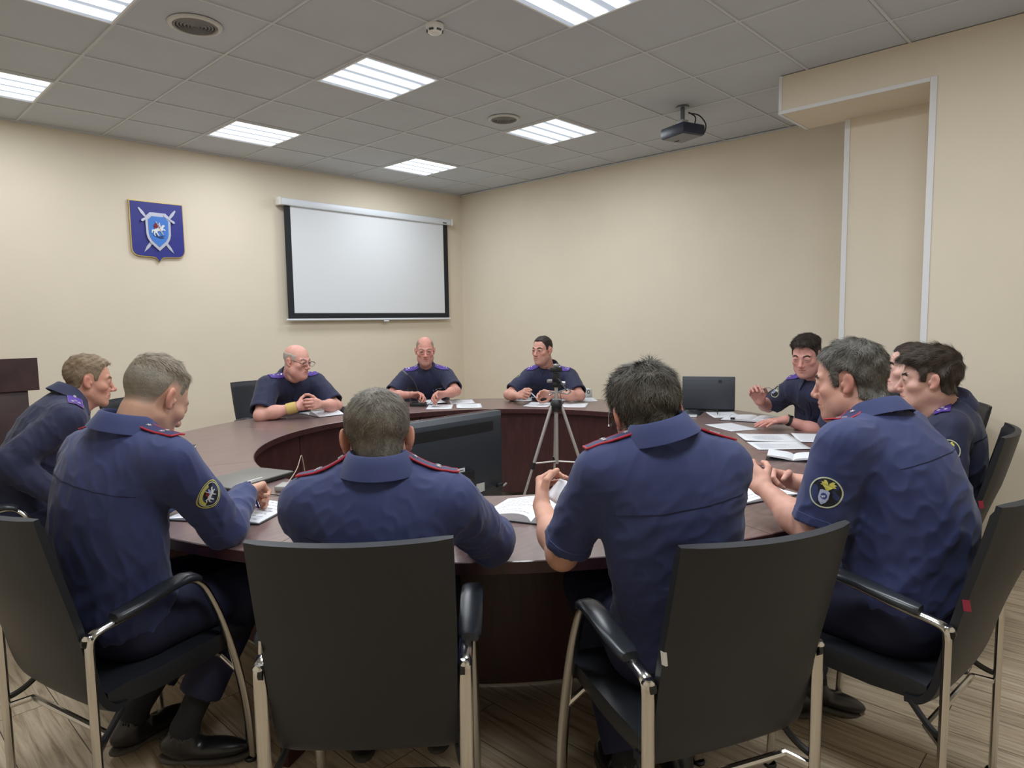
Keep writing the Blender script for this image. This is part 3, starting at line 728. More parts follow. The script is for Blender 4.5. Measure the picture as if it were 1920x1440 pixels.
    if 'scalp' in Hh:                                              # shaved hair that colours the skin
        gg = sstep(-0.004, 0.02, m[:, 2]-hairline(mx, Hh))*sstep(0.02, -0.0, m[:, 1]-0.06*0)
        bald = sstep(Hh.get('bald', 9), Hh.get('bald', 9)+0.03, m[:, 2]+0.25*np.maximum(m[:, 1], 0))
        c = blend(c, lin(Hh['scalp']), gg*(1-bald)*Hh.get('scalp_w', 0.6))
    c = c*(1+0.05*nz); addpart(hv, hq, c)
    # arms with hands
    g.tips = {}; g.handaxes = {}; prim = {}
    for S in 'RL':
        a_, n_, pose = sp['hand'+S][0], sp['hand'+S][1], sp['hand'+S][2]
        th = (1 if S == 'R' else -1)
        a_ = unit(a_); n_ = unit(np.asarray(n_, float)-a_*np.dot(n_, a_))
        # right hand, palm down, fingers forward: thumb to the left
        s_ = np.cross(a_, n_)*(1 if S == 'R' else -1)
        hp = hand_prims(g.wr[S], a_, n_, s_, pose, sp.get('hsc', 1.04)); prim[S] = hp
        g.tips[S] = hp[2]; g.handaxes[S] = (a_, n_, s_)
        pts = np.array([x for ch in hp[1] for cc in ch for x in cc[:2]]+[g.wr[S], g.el[S], g.sh[S]+(g.el[S]-g.sh[S])*0.4])
        av, aq = mesh_sdf(lambda p: arm_sdf(p, g.sh[S], g.el[S], g.wr[S], hp), pts.min(0)-0.062, pts.max(0)+0.062, sp.get('ah', 0.0025))
        c = np.tile(skin, (len(av), 1)); dk = np.full(len(av), 9.0)
        for ch in hp[1]:
            for cc in ch: dk = np.minimum(dk, np.sqrt(((av-cc[0])**2).sum(1)))
        c = blend(c, red, 0.30*np.exp(-(dk/0.012)**2)); c = c*(1+0.06*vnoise(av.astype(F32), 45, sd+3)[:, None])
        addpart(av, aq, c)
    # the rest of the body, inside the clothes
    def inner(p):
        d = torso(p, -0.012)
        d = smin(d, rc(p, neckb-u*0.06, neckb-u*0.03, 0.055, 0.050), 0.03)
        for S in 'RL': d = smin(d, rc(p, g.sh[S], g.sh[S]+(g.el[S]-g.sh[S])*0.7, 0.052, 0.042*arm), 0.03)
        for (a, b, e) in ((hipR, knR, anR), (hipL, knL, anL)):
            d = smin(d, rc(p, a, b, 0.074, 0.052), 0.03); d = smin(d, rc(p, b, e, 0.048, 0.034), 0.02)
        return d
    pts = np.array([hip-0.2, hip+0.2, N, shR, shL, elR, elL, knR, knL, anR, anL])
    bv, bq = mesh_sdf(inner, pts.min(0)-0.14, pts.max(0)+0.14, 0.012); addpart(bv, bq, np.tile(skin, (len(bv), 1)))
    body = link_mesh('person', np.concatenate(V)-root, np.concatenate(Qs), M_skin)
    set_col(body.data, np.concatenate(cols)); body.location = root
    tag(body, sp['label'], 'person', 'seated uniformed people'); g.body = body
    # ---------------- shirt
    wr_amp = sp.get('wrinkle', 1.0); longs = sp.get('long', False)
    cuff_t = sp.get('cuff', 0.80)
    def folds(p):
        q = tolocal(p)
        a = np.sin(q[:, 2]*34+3.2*np.sin(q[:, 0]*7+sd)+2.0*np.sin(q[:, 1]*9+sd*2))
        a = np.maximum(a, 0)**2.0
        low = sstep(0.62*L, 0.15*L, q[:, 2])
        b = vnoise(p, 16, sd+11); b = (1-np.abs(b))**2
        e = vnoise(p*A3((1, 1, 0.55)), 30, sd+17); e = (1-np.abs(e))**3
        return wr_amp*(0.007*a*low+0.0055*b*(0.25+0.75*sstep(0.95*L, 0.7*L, q[:, 2]))+0.003*e)
    def sleeve(p, S):
        s0, e0, w0 = g.sh[S], g.el[S], g.wr[S]; ax = unit(e0-s0); ln = np.linalg.norm(e0-s0)
        wd = sp.get('slw', 1.0)
        if longs:
            d = rc(p, s0, e0, 0.076*arm*wd, 0.066*arm*wd); d = smin(d, rc(p, e0, w0+(e0-w0)*0.04, 0.062*arm*wd, 0.050*wd), 0.03)
            t = (p-s0.astype(F32))@ax.astype(F32)/ln
            el_d = np.sqrt(((p-e0.astype(F32))**2).sum(1))
            rg = np.sin(el_d*120+2.5*vnoise(p, 14, sd+5)); d = d-wr_amp*0.006*np.maximum(rg, 0)*np.exp(-(el_d/0.13)**2)
            wx = unit(w0-e0)
            cut = (p-(w0-wx*0.012).astype(F32))@wx.astype(F32); d = smax(d, cut, 0.004)
            d = smax(d, -rc(p, e0+(w0-e0)*0.6, w0+wx*0.05, 0.034, 0.036), 0.003)
        else:
            d = rc(p, s0, s0+ax*ln*1.25, 0.077*arm*wd, 0.072*arm*wd)
            cut = (p-(s0+ax*ln*cuff_t).astype(F32))@ax.astype(F32); d = smax(d, cut, 0.005)
            inn = rc(p, s0+ax*ln*0.35, s0+ax*ln*1.4, 0.056*arm*wd, 0.066*arm*wd); d = smax(d, -inn, 0.004)
            t = (p-s0.astype(F32))@ax.astype(F32)/ln
            d = d-0.002*(np.abs(t-(cuff_t-0.05)) < 0.05)
        return d
    hemz = sp.get('hem', -0.02)
    nk_ = sp.get('nk', 1.0)
    def shirt(p):
        d = torso(p, 0.014)
        d = smin(d, rc(p, neckb-u*0.05, neckb+u*0.000, 0.070*nk_, 0.064*nk_), 0.02)
        for S in 'RL': d = smin(d, sleeve(p, S), 0.030)
        d = d-folds(p)+0.004
        q = tolocal(p); d = smax(d, hemz-q[:, 2], 0.01)
        # neck opening
        d = smax(d, -rc(p, neckb+u*0.010, neckb+u*0.2, 0.060*nk_, 0.060*nk_), 0.006)
        return d
    pts = np.array([hip-0.21*bw, hip+0.21*bw, N, shR, shL, elR, elL]+([wrR, wrL] if longs else []))
    lo = pts.min(0)-0.11; hi = pts.max(0)+0.11; lo[2] = max(lo[2], hip[2]-0.15)
    sv, sq = mesh_sdf(shirt, lo, hi, sp.get('sh', 0.005))
    cloth = {'n': M_navy, 'd': M_navy_shaded}[sp.get('cloth', 'n')]
    shirt_o = link_mesh('shirt', sv-root, sq, cloth, body); g.shirt = shirt_o
    g.bvh = BVHTree.FromPolygons([tuple(x) for x in sv], [tuple(int(i) for i in x) for x in sq])
    # ---------------- trousers, belt, socks, shoes
    if sp.get('legs', True):
        def trous(p):
            d = None
            for (a, b, e) in ((hipR, knR, anR), (hipL, knL, anL)):
                t = rc(p, a, b, 0.095*bw**0.5*sp.get('thigh', 1.0), 0.074*sp.get('thigh', 1.0)); t = smin(t, rc(p, b, e+(b-e)*0.02, 0.071, 0.066), 0.035)
                kd = np.sqrt(((p-A3(b))**2).sum(1)); t = t-0.005*np.maximum(np.sin(kd*90+2*vnoise(p, 12, sd+8)), 0)*np.exp(-(kd/0.16)**2)
                ax = unit(e-b); t = smax(t, (p-A3(e+(b-e)*sp.get('trcut', 0.04)))@A3(ax), 0.004)
                t = smax(t, -rc(p, e+(b-e)*0.3, e-(b-e)*0.2, 0.056, 0.056), 0.003)
                d = t if d is None else smin(d, t, 0.02)
            q = tolocal(p); hp_ = ell(q, (0, 0.0, 0.01), (0.185*bw, 0.15, 0.13)); d = smin(d, hp_, 0.05)
            d = d-0.004*(1-np.abs(vnoise(p, 18, sd+9)))**2
            return smax(d, p[:, 2]-F32(hip[2]+0.13), 0.006)
        pts = np.array([hip-0.22, hip+0.2, knR, knL, anR, anL]); lo = pts.min(0)-0.11; hi = pts.max(0)+0.11
        tv, tq = mesh_sdf(trous, lo, hi, sp.get('th', 0.008)); link_mesh('trousers', tv-root, tq, M_trous, body)
        for (e, b, sgn) in ((anR, knR, 1), (anL, knL, -1)):
            fd = A3(sp['footR' if sgn > 0 else 'footL']).astype(float) if ('footR' if sgn > 0 else 'footL') in sp else ff+rr*0.12*sgn
            fd = unit(fd)
            sk = lambda p: smin(rc(p, e+(b-e)*sp.get('sock', 0.30), e, 0.047, 0.041), rc(p, e, e-np.array([0, 0, 0.05])+fd*0.02, 0.041, 0.036), 0.02)
            kv, kq = mesh_sdf(sk, np.minimum(e, e+(b-e)*0.5)-0.08, np.maximum(e, e+(b-e)*0.5)+0.08, 0.008); link_mesh('sock', kv-root, kq, M_sock, body)
            hz = e-np.array([0, 0, 0.055]); sx = unit(np.cross(fd, [0, 0, 1]))
            un = np.cross(sx, fd)
            SB = np.stack([fd, sx, un], 1).astype(F32)
            def shoe(p):
                q = (p-A3(hz))@SB
                d = ell(q, (-0.015, 0, 0.0), (0.065, 0.039, 0.045)); d = smin(d, ell(q, (0.09, 0.004*sgn, -0.014), (0.115, 0.045, 0.032)), 0.03)
                d = smin(d, rc(p, e, hz, 0.045, 0.042), 0.03); d = smax(d, -rc(p, e-np.array([0, 0, 0.008]), e+np.array([0, 0, 0.2])+(b-e)*0.2, 0.041, 0.06), 0.004)
                return smax(d, -(q[:, 2]+0.036), 0.006)
            lo = hz-0.25; hi = hz+0.25; lo[2] = hz[2]-0.16; hi[2] = hz[2]+0.16
            kv, kq = mesh_sdf(shoe, lo, hi, 0.006); so = link_mesh('shoe', kv-root, kq, M_shoe, body)
            def sole(p):
                q = (p-A3(hz))@SB
                d = np.minimum(ell(q, (-0.015, 0, -0.04), (0.07, 0.041, 0.05)), ell(q, (0.09, 0.004*sgn, -0.04), (0.12, 0.049, 0.05)))
                return smax(smax(d, np.abs(q[:, 2]+0.043)-0.009, 0.003), -((np.abs(q[:, 0]-0.03) < 0.02)*1.0-0.5+0*d)*0.0-1, 0.001)
            kv, kq = mesh_sdf(sole, lo, hi, 0.006); link_mesh('sole', kv-root, kq, M_sole, so)
    # ---------------- collar: a folded band around the neck
    nd = unit(hc+HR@np.array([0, -0.03, -0.06])*k-neckb); nd = unit(nd*0.40+u*0.60)
    cx = unit(r-nd*np.dot(r, nd)); cy = np.cross(nd, cx)
    rx, ry = 0.066*sp.get('nk', 1.0)*sp.get('colr', 1.0), 0.070*sp.get('nk', 1.0)*sp.get('colr', 1.0)
    cb = neckb+u*0.034+nd*0.014+cy*0.002+sp.get('coldz', 0.0)*u
    prof = [(0.000, -0.012), (0.001, 0.012), (-0.001, 0.027), (0.002, 0.032), (0.008, 0.028), (0.017, 0.010), (0.031, -0.014), (0.034, -0.021), (0.030, -0.021), (0.014, 0.006), (0.005, 0.020), (0.004, -0.012)]
    rows = []; nA = 40
    op = sp.get('colopen', 28)
    for i in range(nA+1):
        a = R(90+op+(360-2*op)*i/nA); ca, sa = math.cos(a), math.sin(a)
        fr = max(0.0, sa)                                          # drop at the front
        pt_ = sstep(0.6, 1.0, np.array([abs(i/nA-0.5)*2]))[0]
        row = []
        for (o, z) in prof:
            drop = -0.030*fr**1.5
            oo = o*(1+0.5*pt_) + (0.008*pt_ if z < 0 else 0); zz = z+drop-(0.012*pt_ if z < 0.01 and o > 0.01 else 0)
            row.append(cb+cx*(rx+oo)*ca+cy*(ry+oo)*sa+nd*zz-root)
        rows.append(row)
    mb = MB(); mb.grid(rows, closed=True, capped=True); g.collar = mb.build('collar', cloth, body, sharp=70)
    # ---------------- hair
    if Hh.get('kind', 'hair') != 'none':
        hs = sp.get('hairh', 0.003)
        def hairf(p):
            q = tohead(p); mq = q.copy(); mq[:, 0] = np.abs(q[:, 0])
            d = smin(head_sdf(q, {'w': H.get('w', 1.0), 'lite': True})*k, neck_only(p), 0.022)
            t = hair_thick(mq, Hh)*k
            lump = Hh.get('lump', 0.003)*vnoise(q, Hh.get('lumps', 55), sd+21)*sstep(0.0, 0.008, t)
            return d-t-lump
        lo = hc-0.17*k; hi = hc+0.17*k
        pv, pq = mesh_sdf(hairf, lo, hi, hs)
        # keep the outer cap only
        q = tohead(pv.astype(F32)); mq = q.copy(); mq[:, 0] = np.abs(q[:, 0])
        keep = hair_thick(mq, Hh) > -0.002
        fk = keep[pq].all(1); pq = pq[fk]; used = np.unique(pq); rm = -np.ones(len(pv), int); rm[used] = np.arange(len(used)); pv = pv[used]; pq = rm[pq]; q = q[used]; mq = mq[used]
        base = lin(Hh.get('col', (70, 60, 52))); c2 = lin(Hh.get('col2', Hh.get('col', (70, 60, 52))))
        sidec = lin(Hh.get('side', Hh.get('col', (70, 60, 52))))
        def hcol(qq, mm, rnd):
            top = sstep(0.03, 0.085, qq[:, 2])[:, None]
            c = sidec*(1-top)+base*top
            return c*(1-rnd)+c2*rnd
        capc = hcol(q, mq, np.clip(0.3+0.35*vnoise(q, 90, sd+2), 0, 1)[:, None])*0.9
        # strands
        ns = Hh.get('n', 5000); fi = rng.randint(0, len(pq), ns); bw_ = rng.dirichlet((1, 1, 1, 1), ns)
        P = (pv[pq[fi]]*bw_[:, :, None]).sum(1)
        fn = np.cross(pv[pq[fi, 1]]-pv[pq[fi, 0]], pv[pq[fi, 2]]-pv[pq[fi, 0]]); fn /= np.maximum(np.linalg.norm(fn, axis=1), 1e-12)[:, None]
        qp = tohead(P.astype(F32)).astype(float); qn = fn@HR
        out = np.sign((qn*(qp-np.array([0, -0.01, 0.03]))).sum(1)); qn *= out[:, None]
        crown = np.array(Hh.get('crown', (0.008, -0.062, 0.112)))
        comb = qp-crown
        fwd = Hh.get('comb'); 
        if fwd is not None: comb = comb*Hh.get('combk', 0.4)+np.array(fwd)*0.1*sstep(0.04, 0.09, qp[:, 2])[:, None]
        comb = comb-qn*(comb*qn).sum(1)[:, None]; comb /= np.maximum(np.linalg.norm(comb, axis=1), 1e-6)[:, None]
        comb += rng.normal(size=comb.shape)*Hh.get('mess', 0.22)
        cl = np.stack([vnoise(qp.astype(F32), 40, sd+31+j) for j in range(3)], 1)*Hh.get('clump', 0.5); comb += cl
        comb = comb-qn*(comb*qn).sum(1)[:, None]; comb /= np.maximum(np.linalg.norm(comb, axis=1), 1e-6)[:, None]
        topw = sstep(0.04, 0.09, qp[:, 2])
        ln = (Hh.get('len_s', 0.008)*(1-topw)+Hh.get('len_t', 0.018)*topw)*rng.uniform(0.6, 1.2, ns)
        mq2 = qp.copy(); mq2[:, 0] = np.abs(mq2[:, 0]); edge = sstep(0.0, 0.02, qp[:, 2]-hairline(mq2, Hh)); ln *= 0.45+0.55*edge
        lift = Hh.get('lift', 0.16); wdt = Hh.get('wd', 0.0006)
        side = np.cross(comb, qn); side /= np.maximum(np.linalg.norm(side, axis=1), 1e-6)[:, None]
        p0 = qp-qn*0.0012; p1 = qp+comb*ln[:, None]*0.5+qn*(ln*0.5*lift)[:, None]; p2 = qp+comb*ln[:, None]+qn*(ln*lift*0.55)[:, None]
        W_ = lambda pp: pp*k@HR.T+hc
        sv_ = np.stack([W_(p0-side*wdt), W_(p0+side*wdt), W_(p1+side*wdt*0.8), W_(p1-side*wdt*0.8), W_(p2+side*wdt*0.15), W_(p2-side*wdt*0.15)], 1).reshape(-1, 3)
        b6 = np.arange(ns)[:, None]*6; sq_ = np.concatenate([b6+np.array([0, 1, 2, 3]), b6+np.array([3, 2, 4, 5])])
        rnd = np.clip(rng.beta(1.2, 2.2, ns), 0, 1)[:, None]
        sc_ = hcol(qp, mq2, rnd)*(0.75+0.5*rng.rand(ns)[:, None]); sc_ = np.repeat(sc_, 6, 0)
        allv = np.concatenate([pv, sv_]); allq = np.concatenate([pq, sq_+len(pv)])
        ho = link_mesh('hair', allv-root, allq, M_hair, body); set_col(ho.data, np.concatenate([capc, sc_]))
    # ---------------- eyes and brows
    if sp.get('face', True):
        for sx in (-1, 1):
            uu, vv = np.meshgrid(np.linspace(0, PI, 13), np.linspace(0, 2*PI, 21)[:-1], indexing='ij')
            e = np.stack([np.sin(uu)*np.cos(vv), np.cos(uu), np.sin(uu)*np.sin(vv)], -1).reshape(-1, 3)
            gz = sp.get('gaze', (0, 0)); G = rot_axis((0, 0, 1), R(gz[0]))@rot_axis((1, 0, 0), R(gz[1]))
            an = np.degrees(np.arccos(np.clip(e[:, 1], -1, 1)))
            ec = np.tile(lin((186, 172, 166)), (len(e), 1)); ec[an < 31] = lin(sp.get('iris', (92, 86, 78))); ec[an < 13] = 0.003
            ev = (e@G.T)*0.0129+np.array([0.0315*sx*H.get('w', 1), 0.0772, 0.0004])
            ee = []
            for a in range(12):
                for b in range(20): ee.append((a*20+b, a*20+(b+1) % 20, (a+1)*20+(b+1) % 20, (a+1)*20+b))
            eo = link_mesh('eye', ev*k@HR.T+hc-root, np.array(ee), M_eye, body); set_col(eo.data, ec)
            nb = 150; tt = rng.rand(nb); bx = 0.014+0.034*tt; bz = 0.0225+0.006*np.sin(tt*2.6)-0.006*tt**2+rng.normal(size=nb)*0.0017+sp.get('browz', 0)
            by = 0.0945-0.020*tt**1.7
            br = np.stack([bx*sx*H.get('w', 1), by, bz], 1); dr = np.stack([np.full(nb, 0.0075*sx), -0.0035*tt-0.0015, 0.002*rng.normal(size=nb)+0.0012], 1)
            # settle on the skin
            for _ in range(6):
                qd = head_sdf(br.astype(F32), H); br[:, 1] -= np.clip(qd, -0.004, 0.004)
            br[:, 1] += 0.0008; e2 = br+dr
            for _ in range(6):
                qd = head_sdf(e2.astype(F32), H); e2[:, 1] -= np.clip(qd, -0.004, 0.004)
            e2[:, 1] += 0.0012; wv = np.array([0, 0, 0.0008])
            bq_ = np.stack([br-wv, br+wv, e2+wv*0.3, e2-wv*0.3], 1).reshape(-1, 3)
            bo = link_mesh('eyebrow', bq_*k@HR.T+hc-root, np.arange(nb)[:, None]*4+np.arange(4), M_hair, body)
            set_col(bo.data, np.tile(lin(sp.get('browc', Hh.get('col', (70, 60, 52)))), (nb*4, 1)))
    g.prim = prim; g.sp = sp; g.u = u; g.f = f; g.r = r; g.N = N; g.cloth = cloth
    return g
# ------------------------------------------------------------------ uniform details, laid on the shirt's surface
from mathutils.geometry import tessellate_polygon
def circ(r, n=28, cx=0, cy=0, a0=0, a1=360): return [(cx+r*math.cos(R(a0+(a1-a0)*i/n)), cy+r*math.sin(R(a0+(a1-a0)*i/n))) for i in range(n+(a1-a0 < 360))]
def ringpoly(r0, r1, a0=0, a1=360, n=36): return circ(r1, n, 0, 0, a0, a1-0.01)+circ(r0, n, 0, 0, a0, a1-0.01)[::-1]
def starpoly(r, n=5, k=0.42, cx=0, cy=0): return [(cx+(r if i % 2 == 0 else r*k)*math.sin(PI*i/n), cy+(r if i % 2 == 0 else r*k)*math.cos(PI*i/n)) for i in range(2*n)]
HORSE = [(-.55,-.10),(-.35,.10),(-.05,.12),(.2,.2),(.32,.42),(.45,.52),(.6,.42),(.62,.32),(.5,.3),(.45,.15),(.38,-.02),(.55,.05),(.68,-.08),(.6,-.2),(.52,-.08),(.4,-.12),(.25,-.2),(.3,-.4),(.42,-.6),(.34,-.62),(.2,-.42),(.1,-.22),(-.15,-.22),(-.25,-.38),(-.12,-.6),(-.05,-.8),(-.14,-.8),(-.3,-.55),(-.42,-.4),(-.5,-.6),(-.42,-.82),(-.52,-.82),(-.62,-.55),(-.56,-.3),(-.7,-.25),(-.75,-.5),(-.85,-.45),(-.78,-.1)]
RIDER = [(-.12,.10),(-.17,.38),(-.08,.55),(-.06,.68),(.02,.76),(.1,.68),(.09,.56),(.14,.44),(.24,.2),(.1,.1)]
CAPE = [(-.14,.2),(-.16,.5),(-.3,.62),(-.46,.58),(-.58,.36),(-.5,.08),(-.32,.02)]
SPEAR = [(-.40,.84),(-.34,.88),(.45,-.62),(.39,-.66)]
SHIELD = [(-.36,.42),(-.22,.5),(.22,.5),(.36,.42),(.36,-.1),(.26,-.38),(0,-.62),(-.26,-.38),(-.36,-.1)]
EAGLE = [(0,.30),(.08,.48),(.22,.62),(.40,.60),(.34,.46),(.55,.44),(.44,.32),(.58,.22),(.36,.18),(.2,.02),(.08,-.12),(0,-.25),(-.08,-.12),(-.2,.02),(-.36,.18),(-.58,.22),(-.44,.32),(-.55,.44),(-.34,.46),(-.40,.60),(-.22,.62),(-.08,.48)]
def tess(poly, cuts=1):
    bm = bmesh.new(); vs = [bm.verts.new((p[0], p[1], 0)) for p in poly]
    for t in tessellate_polygon([[Vector((p[0], p[1], 0)) for p in poly]]):
        try: bm.faces.new([vs[i] for i in t])
        except ValueError: pass
    if cuts: bmesh.ops.subdivide_edges(bm, edges=bm.edges[:], cuts=cuts, use_grid_fill=True)
    bmesh.ops.triangulate(bm, faces=bm.faces[:]); bm.verts.ensure_lookup_table()
    v = [(q.co.x, q.co.y) for q in bm.verts]; f = [[q.index for q in ff.verts] for ff in bm.faces]; bm.free(); return v, f
def decal(g, c, n, x, y, poly, name, m, parent, off=0.0016, cuts=1, reach=0.12):
    """lays a flat outline (metres) on the shirt, seen along -n from c"""
    v, f = tess(poly, cuts); out = []; last = None
    for (a, b) in v:
        o = Vector(c)+Vector(x)*a+Vector(y)*b
        h, nn, _, _ = g.bvh.ray_cast(o+Vector(n)*reach, -Vector(n))
        if h is None: h = (o-Vector(n)*0.0 if last is None else o+Vector(n)*last)
        last = (h-o).dot(Vector(n)); out.append(h+Vector(n)*off-Vector(g.root))
    o = link_mesh(name, np.array(out), f, m, parent, smooth=True)
    nr = np.mean([p.normal for p in o.data.polygons], axis=0)
    if np.dot(nr, n) < 0: o.data.flip_normals()
    return o
M_py = mat('patch_yellow', srgb(206, 198, 96), 0.8); M_pk = mat('patch_black', srgb(26, 28, 34), 0.8); M_pw = mat('patch_white', srgb(222, 224, 226), 0.8)
M_pr = mat('patch_red', srgb(130, 36, 44), 0.8); M_pg = mat('patch_pale', srgb(196, 200, 176), 0.8); M_pb = mat('patch_blue', srgb(52, 62, 128), 0.8); M_ps = mat('patch_silver', srgb(172, 180, 210), 0.7)
def arm_patch(g, S, out, t=0.42, r=0.042, kind='eagle', rollx=0.0):
    s, e = g.sh[S], g.el[S]; ax = unit(e-s); n = unit(np.asarray(out, float)-ax*np.dot(out, ax)); c = s+(e-s)*t
    y = -ax; x = np.cross(y, n)
    a = R(rollx); x, y = x*math.cos(a)+y*math.sin(a), y*math.cos(a)-x*math.sin(a)
    sc = lambda P, k=1.0, dx=0, dy=0: [(r*(p[0]*k+dx), r*(p[1]*k+dy)) for p in P]
    base = decal(g, c, n, x, y, sc(circ(1.0)), 'sleeve_patch', M_pk, g.body, 0.0012, 2)
    D_ = lambda P, nm, m, o: decal(g, c, n, x, y, P, nm, m, base, o, 1)
    if kind == 'horse':
        D_(sc(ringpoly(0.93, 1.0)), 'ring', M_py, 0.0018); D_(sc(ringpoly(0.80, 0.87)), 'ring', M_pg, 0.0018)
        D_(sc(ringpoly(0.60, 0.80, 70, 215)), 'banner', M_py, 0.0021)
        D_(sc(CAPE, 0.66, 0.06, 0), 'cape', M_pr, 0.0022); D_(sc(HORSE, 0.66, 0.06, 0), 'horse', M_pw, 0.0024); D_(sc(RIDER, 0.66, 0.06, 0), 'rider', M_ps, 0.0027); D_(sc(SPEAR, 0.66, 0.06, 0), 'spear', M_pw, 0.003)
    else:
        D_(sc(ringpoly(0.91, 1.0)), 'ring', M_pg, 0.0018)
        D_(sc(EAGLE, 0.85, 0.05, 0.26), 'eagle', M_py if kind == 'eagle' else M_pg, 0.0021)
        D_(sc(SHIELD, 0.86, -0.04, -0.28), 'shield', M_ps, 0.0024); D_(sc(circ(0.20), 1, -0.04, -0.24), 'medallion', M_pb, 0.0027); D_(sc(HORSE, 0.16, -0.04, -0.24), 'horse', M_pw, 0.003)
    return base
def shoulder_board(g, S, m, piping, stars=(), length=0.125, start=0.072, width=0.048, dz=0.0, mstar=None, fwd=0.0, follow=0.35):
    sh = g.sh[S]; d = sh-g.N; d = d-np.array([0, 0, d[2]]); d = unit(d); fu = np.cross(d, [0, 0, 1.0])*(1 if S == 'L' else -1)
    # fu points forwards
    fu = unit(fu); cen = []; nx = 9
    o0 = g.N+g.f*(0.012+fwd)
    rows = []
    for i in range(nx+1):
        t = start+length*i/nx; row = []
        for wv in (-0.5, -0.25, 0, 0.25, 0.5):
            wk = wv*width*(1.0 if i > 0 else 0.8)
            p = o0+d*t+fu*wk; h, nn, _, _ = g.bvh.ray_cast(Vector(p)+Vector((0, 0, 0.15)), Vector((0, 0, -1)))
            row.append(np.array(h) if h is not None else (rows[-1][len(row)] if rows else p))
        rows.append(row)
    A = np.array(rows); A[:, :, 2] = A.mean(axis=1)[:, None, 2]*(1-follow)+A[:, :, 2]*follow
    # stiff board: straighten along its length
    tt = np.linspace(0, 1, nx+1)
    for j in range(5):
        q = np.polyfit(tt, A[:, j, 2], 2); A[:, j, 2] = np.maximum(np.polyval(q, tt), A[:, j, 2]-0.001)
    A[:, :, 2] += 0.003+dz
    th = np.array([0, 0, 0.004]); loops = []
    for i in range(nx+1): loops.append([tuple(x-g.root) for x in A[i]]+[tuple(x+th-g.root) for x in A[i][::-1]])
    mb = MB(); mb.grid(loops, closed=True, capped=True); b = mb.build('shoulder_board', m, g.body, sharp=50)
    path = [A[0, k]+th*0.5-g.root for k in (2, 0)]+[A[i, 0]+th*0.5-g.root for i in range(1, nx+1)]+[A[nx, 2]+th*0.5-g.root]+[A[i, 4]+th*0.5-g.root for i in range(nx, -1, -1)]+[A[0, 2]+th*0.5-g.root]
    MB().tube(path, 0.0030 if piping is M_red else 0.0018, seg=6).build('piping', piping, b)
    for (u_, v_) in stars:
        i = u_*nx; k = int(min(nx-1, i)); fr = i-k; P = A[k]*(1-fr)+A[k+1]*fr; j = (v_+1)*2; jj = int(min(3, j)); p = P[jj]*(1-(j-jj))+P[jj+1]*(j-jj)
        tx = unit(A[min(k+1, nx), 2]-A[k, 2]); ty = unit(P[4]-P[0]); tz = unit(np.cross(tx, ty)); tz = tz if tz[2] > 0 else -tz
        Mx = Matrix((( tx[0], ty[0], tz[0], 0), (tx[1], ty[1], tz[1], 0), (tx[2], ty[2], tz[2], 0), (0, 0, 0, 1))); Mx = Matrix.Translation(Vector(p+th*1.1-g.root)) @ Mx
        MB().prism(starpoly(0.0082), 0.003, Mx).build('star', mstar or M_star, b)
    return b
def back_seam(g, z=0.80, x0=-0.165, x1=0.165, dip=0.012, name='yoke_seam'):
    pts = []
    for t in np.linspace(0, 1, 30):
        x = x0+(x1-x0)*t; o = g.hip+g.TB@np.array([x, -0.6, z*g.L-dip*(2*t-1)**2])
        h, nn, _, _ = g.bvh.ray_cast(Vector(o), Vector(g.f))
        if h is not None: pts.append(h+nn*0.0004-Vector(g.root))
    if len(pts) > 4: MB().tube(pts, 0.0014, seg=5).build(name, M_seam, g.body)
def cuff_seam(g, S, back=0.028):
    s, e = g.sh[S], g.el[S]; ax = unit(e-s); L = np.linalg.norm(e-s); c = s+ax*(L*g.sp.get('cuff', 0.8)-back)
    a = unit(np.cross(ax, [0.3, 0.2, 1])); b = np.cross(ax, a); runs = [[]]
    for k in range(37):
        d = a*math.cos(k*PI/18)+b*math.sin(k*PI/18); h, nn, _, _ = g.bvh.ray_cast(Vector(c+d*0.25), -Vector(d))
        q = h+nn*0.0003-Vector(g.root) if h is not None and (h-Vector(c)).length < 0.105 else None
        if q is not None and (not runs[-1] or (q-runs[-1][-1]).length < 0.03): runs[-1].append(q)
        else: runs.append([q] if q is not None else [])
    pts = max(runs, key=len)
    if len(pts) > 6: MB().tube(pts, 0.0011, seg=5).build('cuff_seam', M_seam2, g.body)
M_seam2 = mat('seam_light', srgb(74, 84, 128), 0.8)
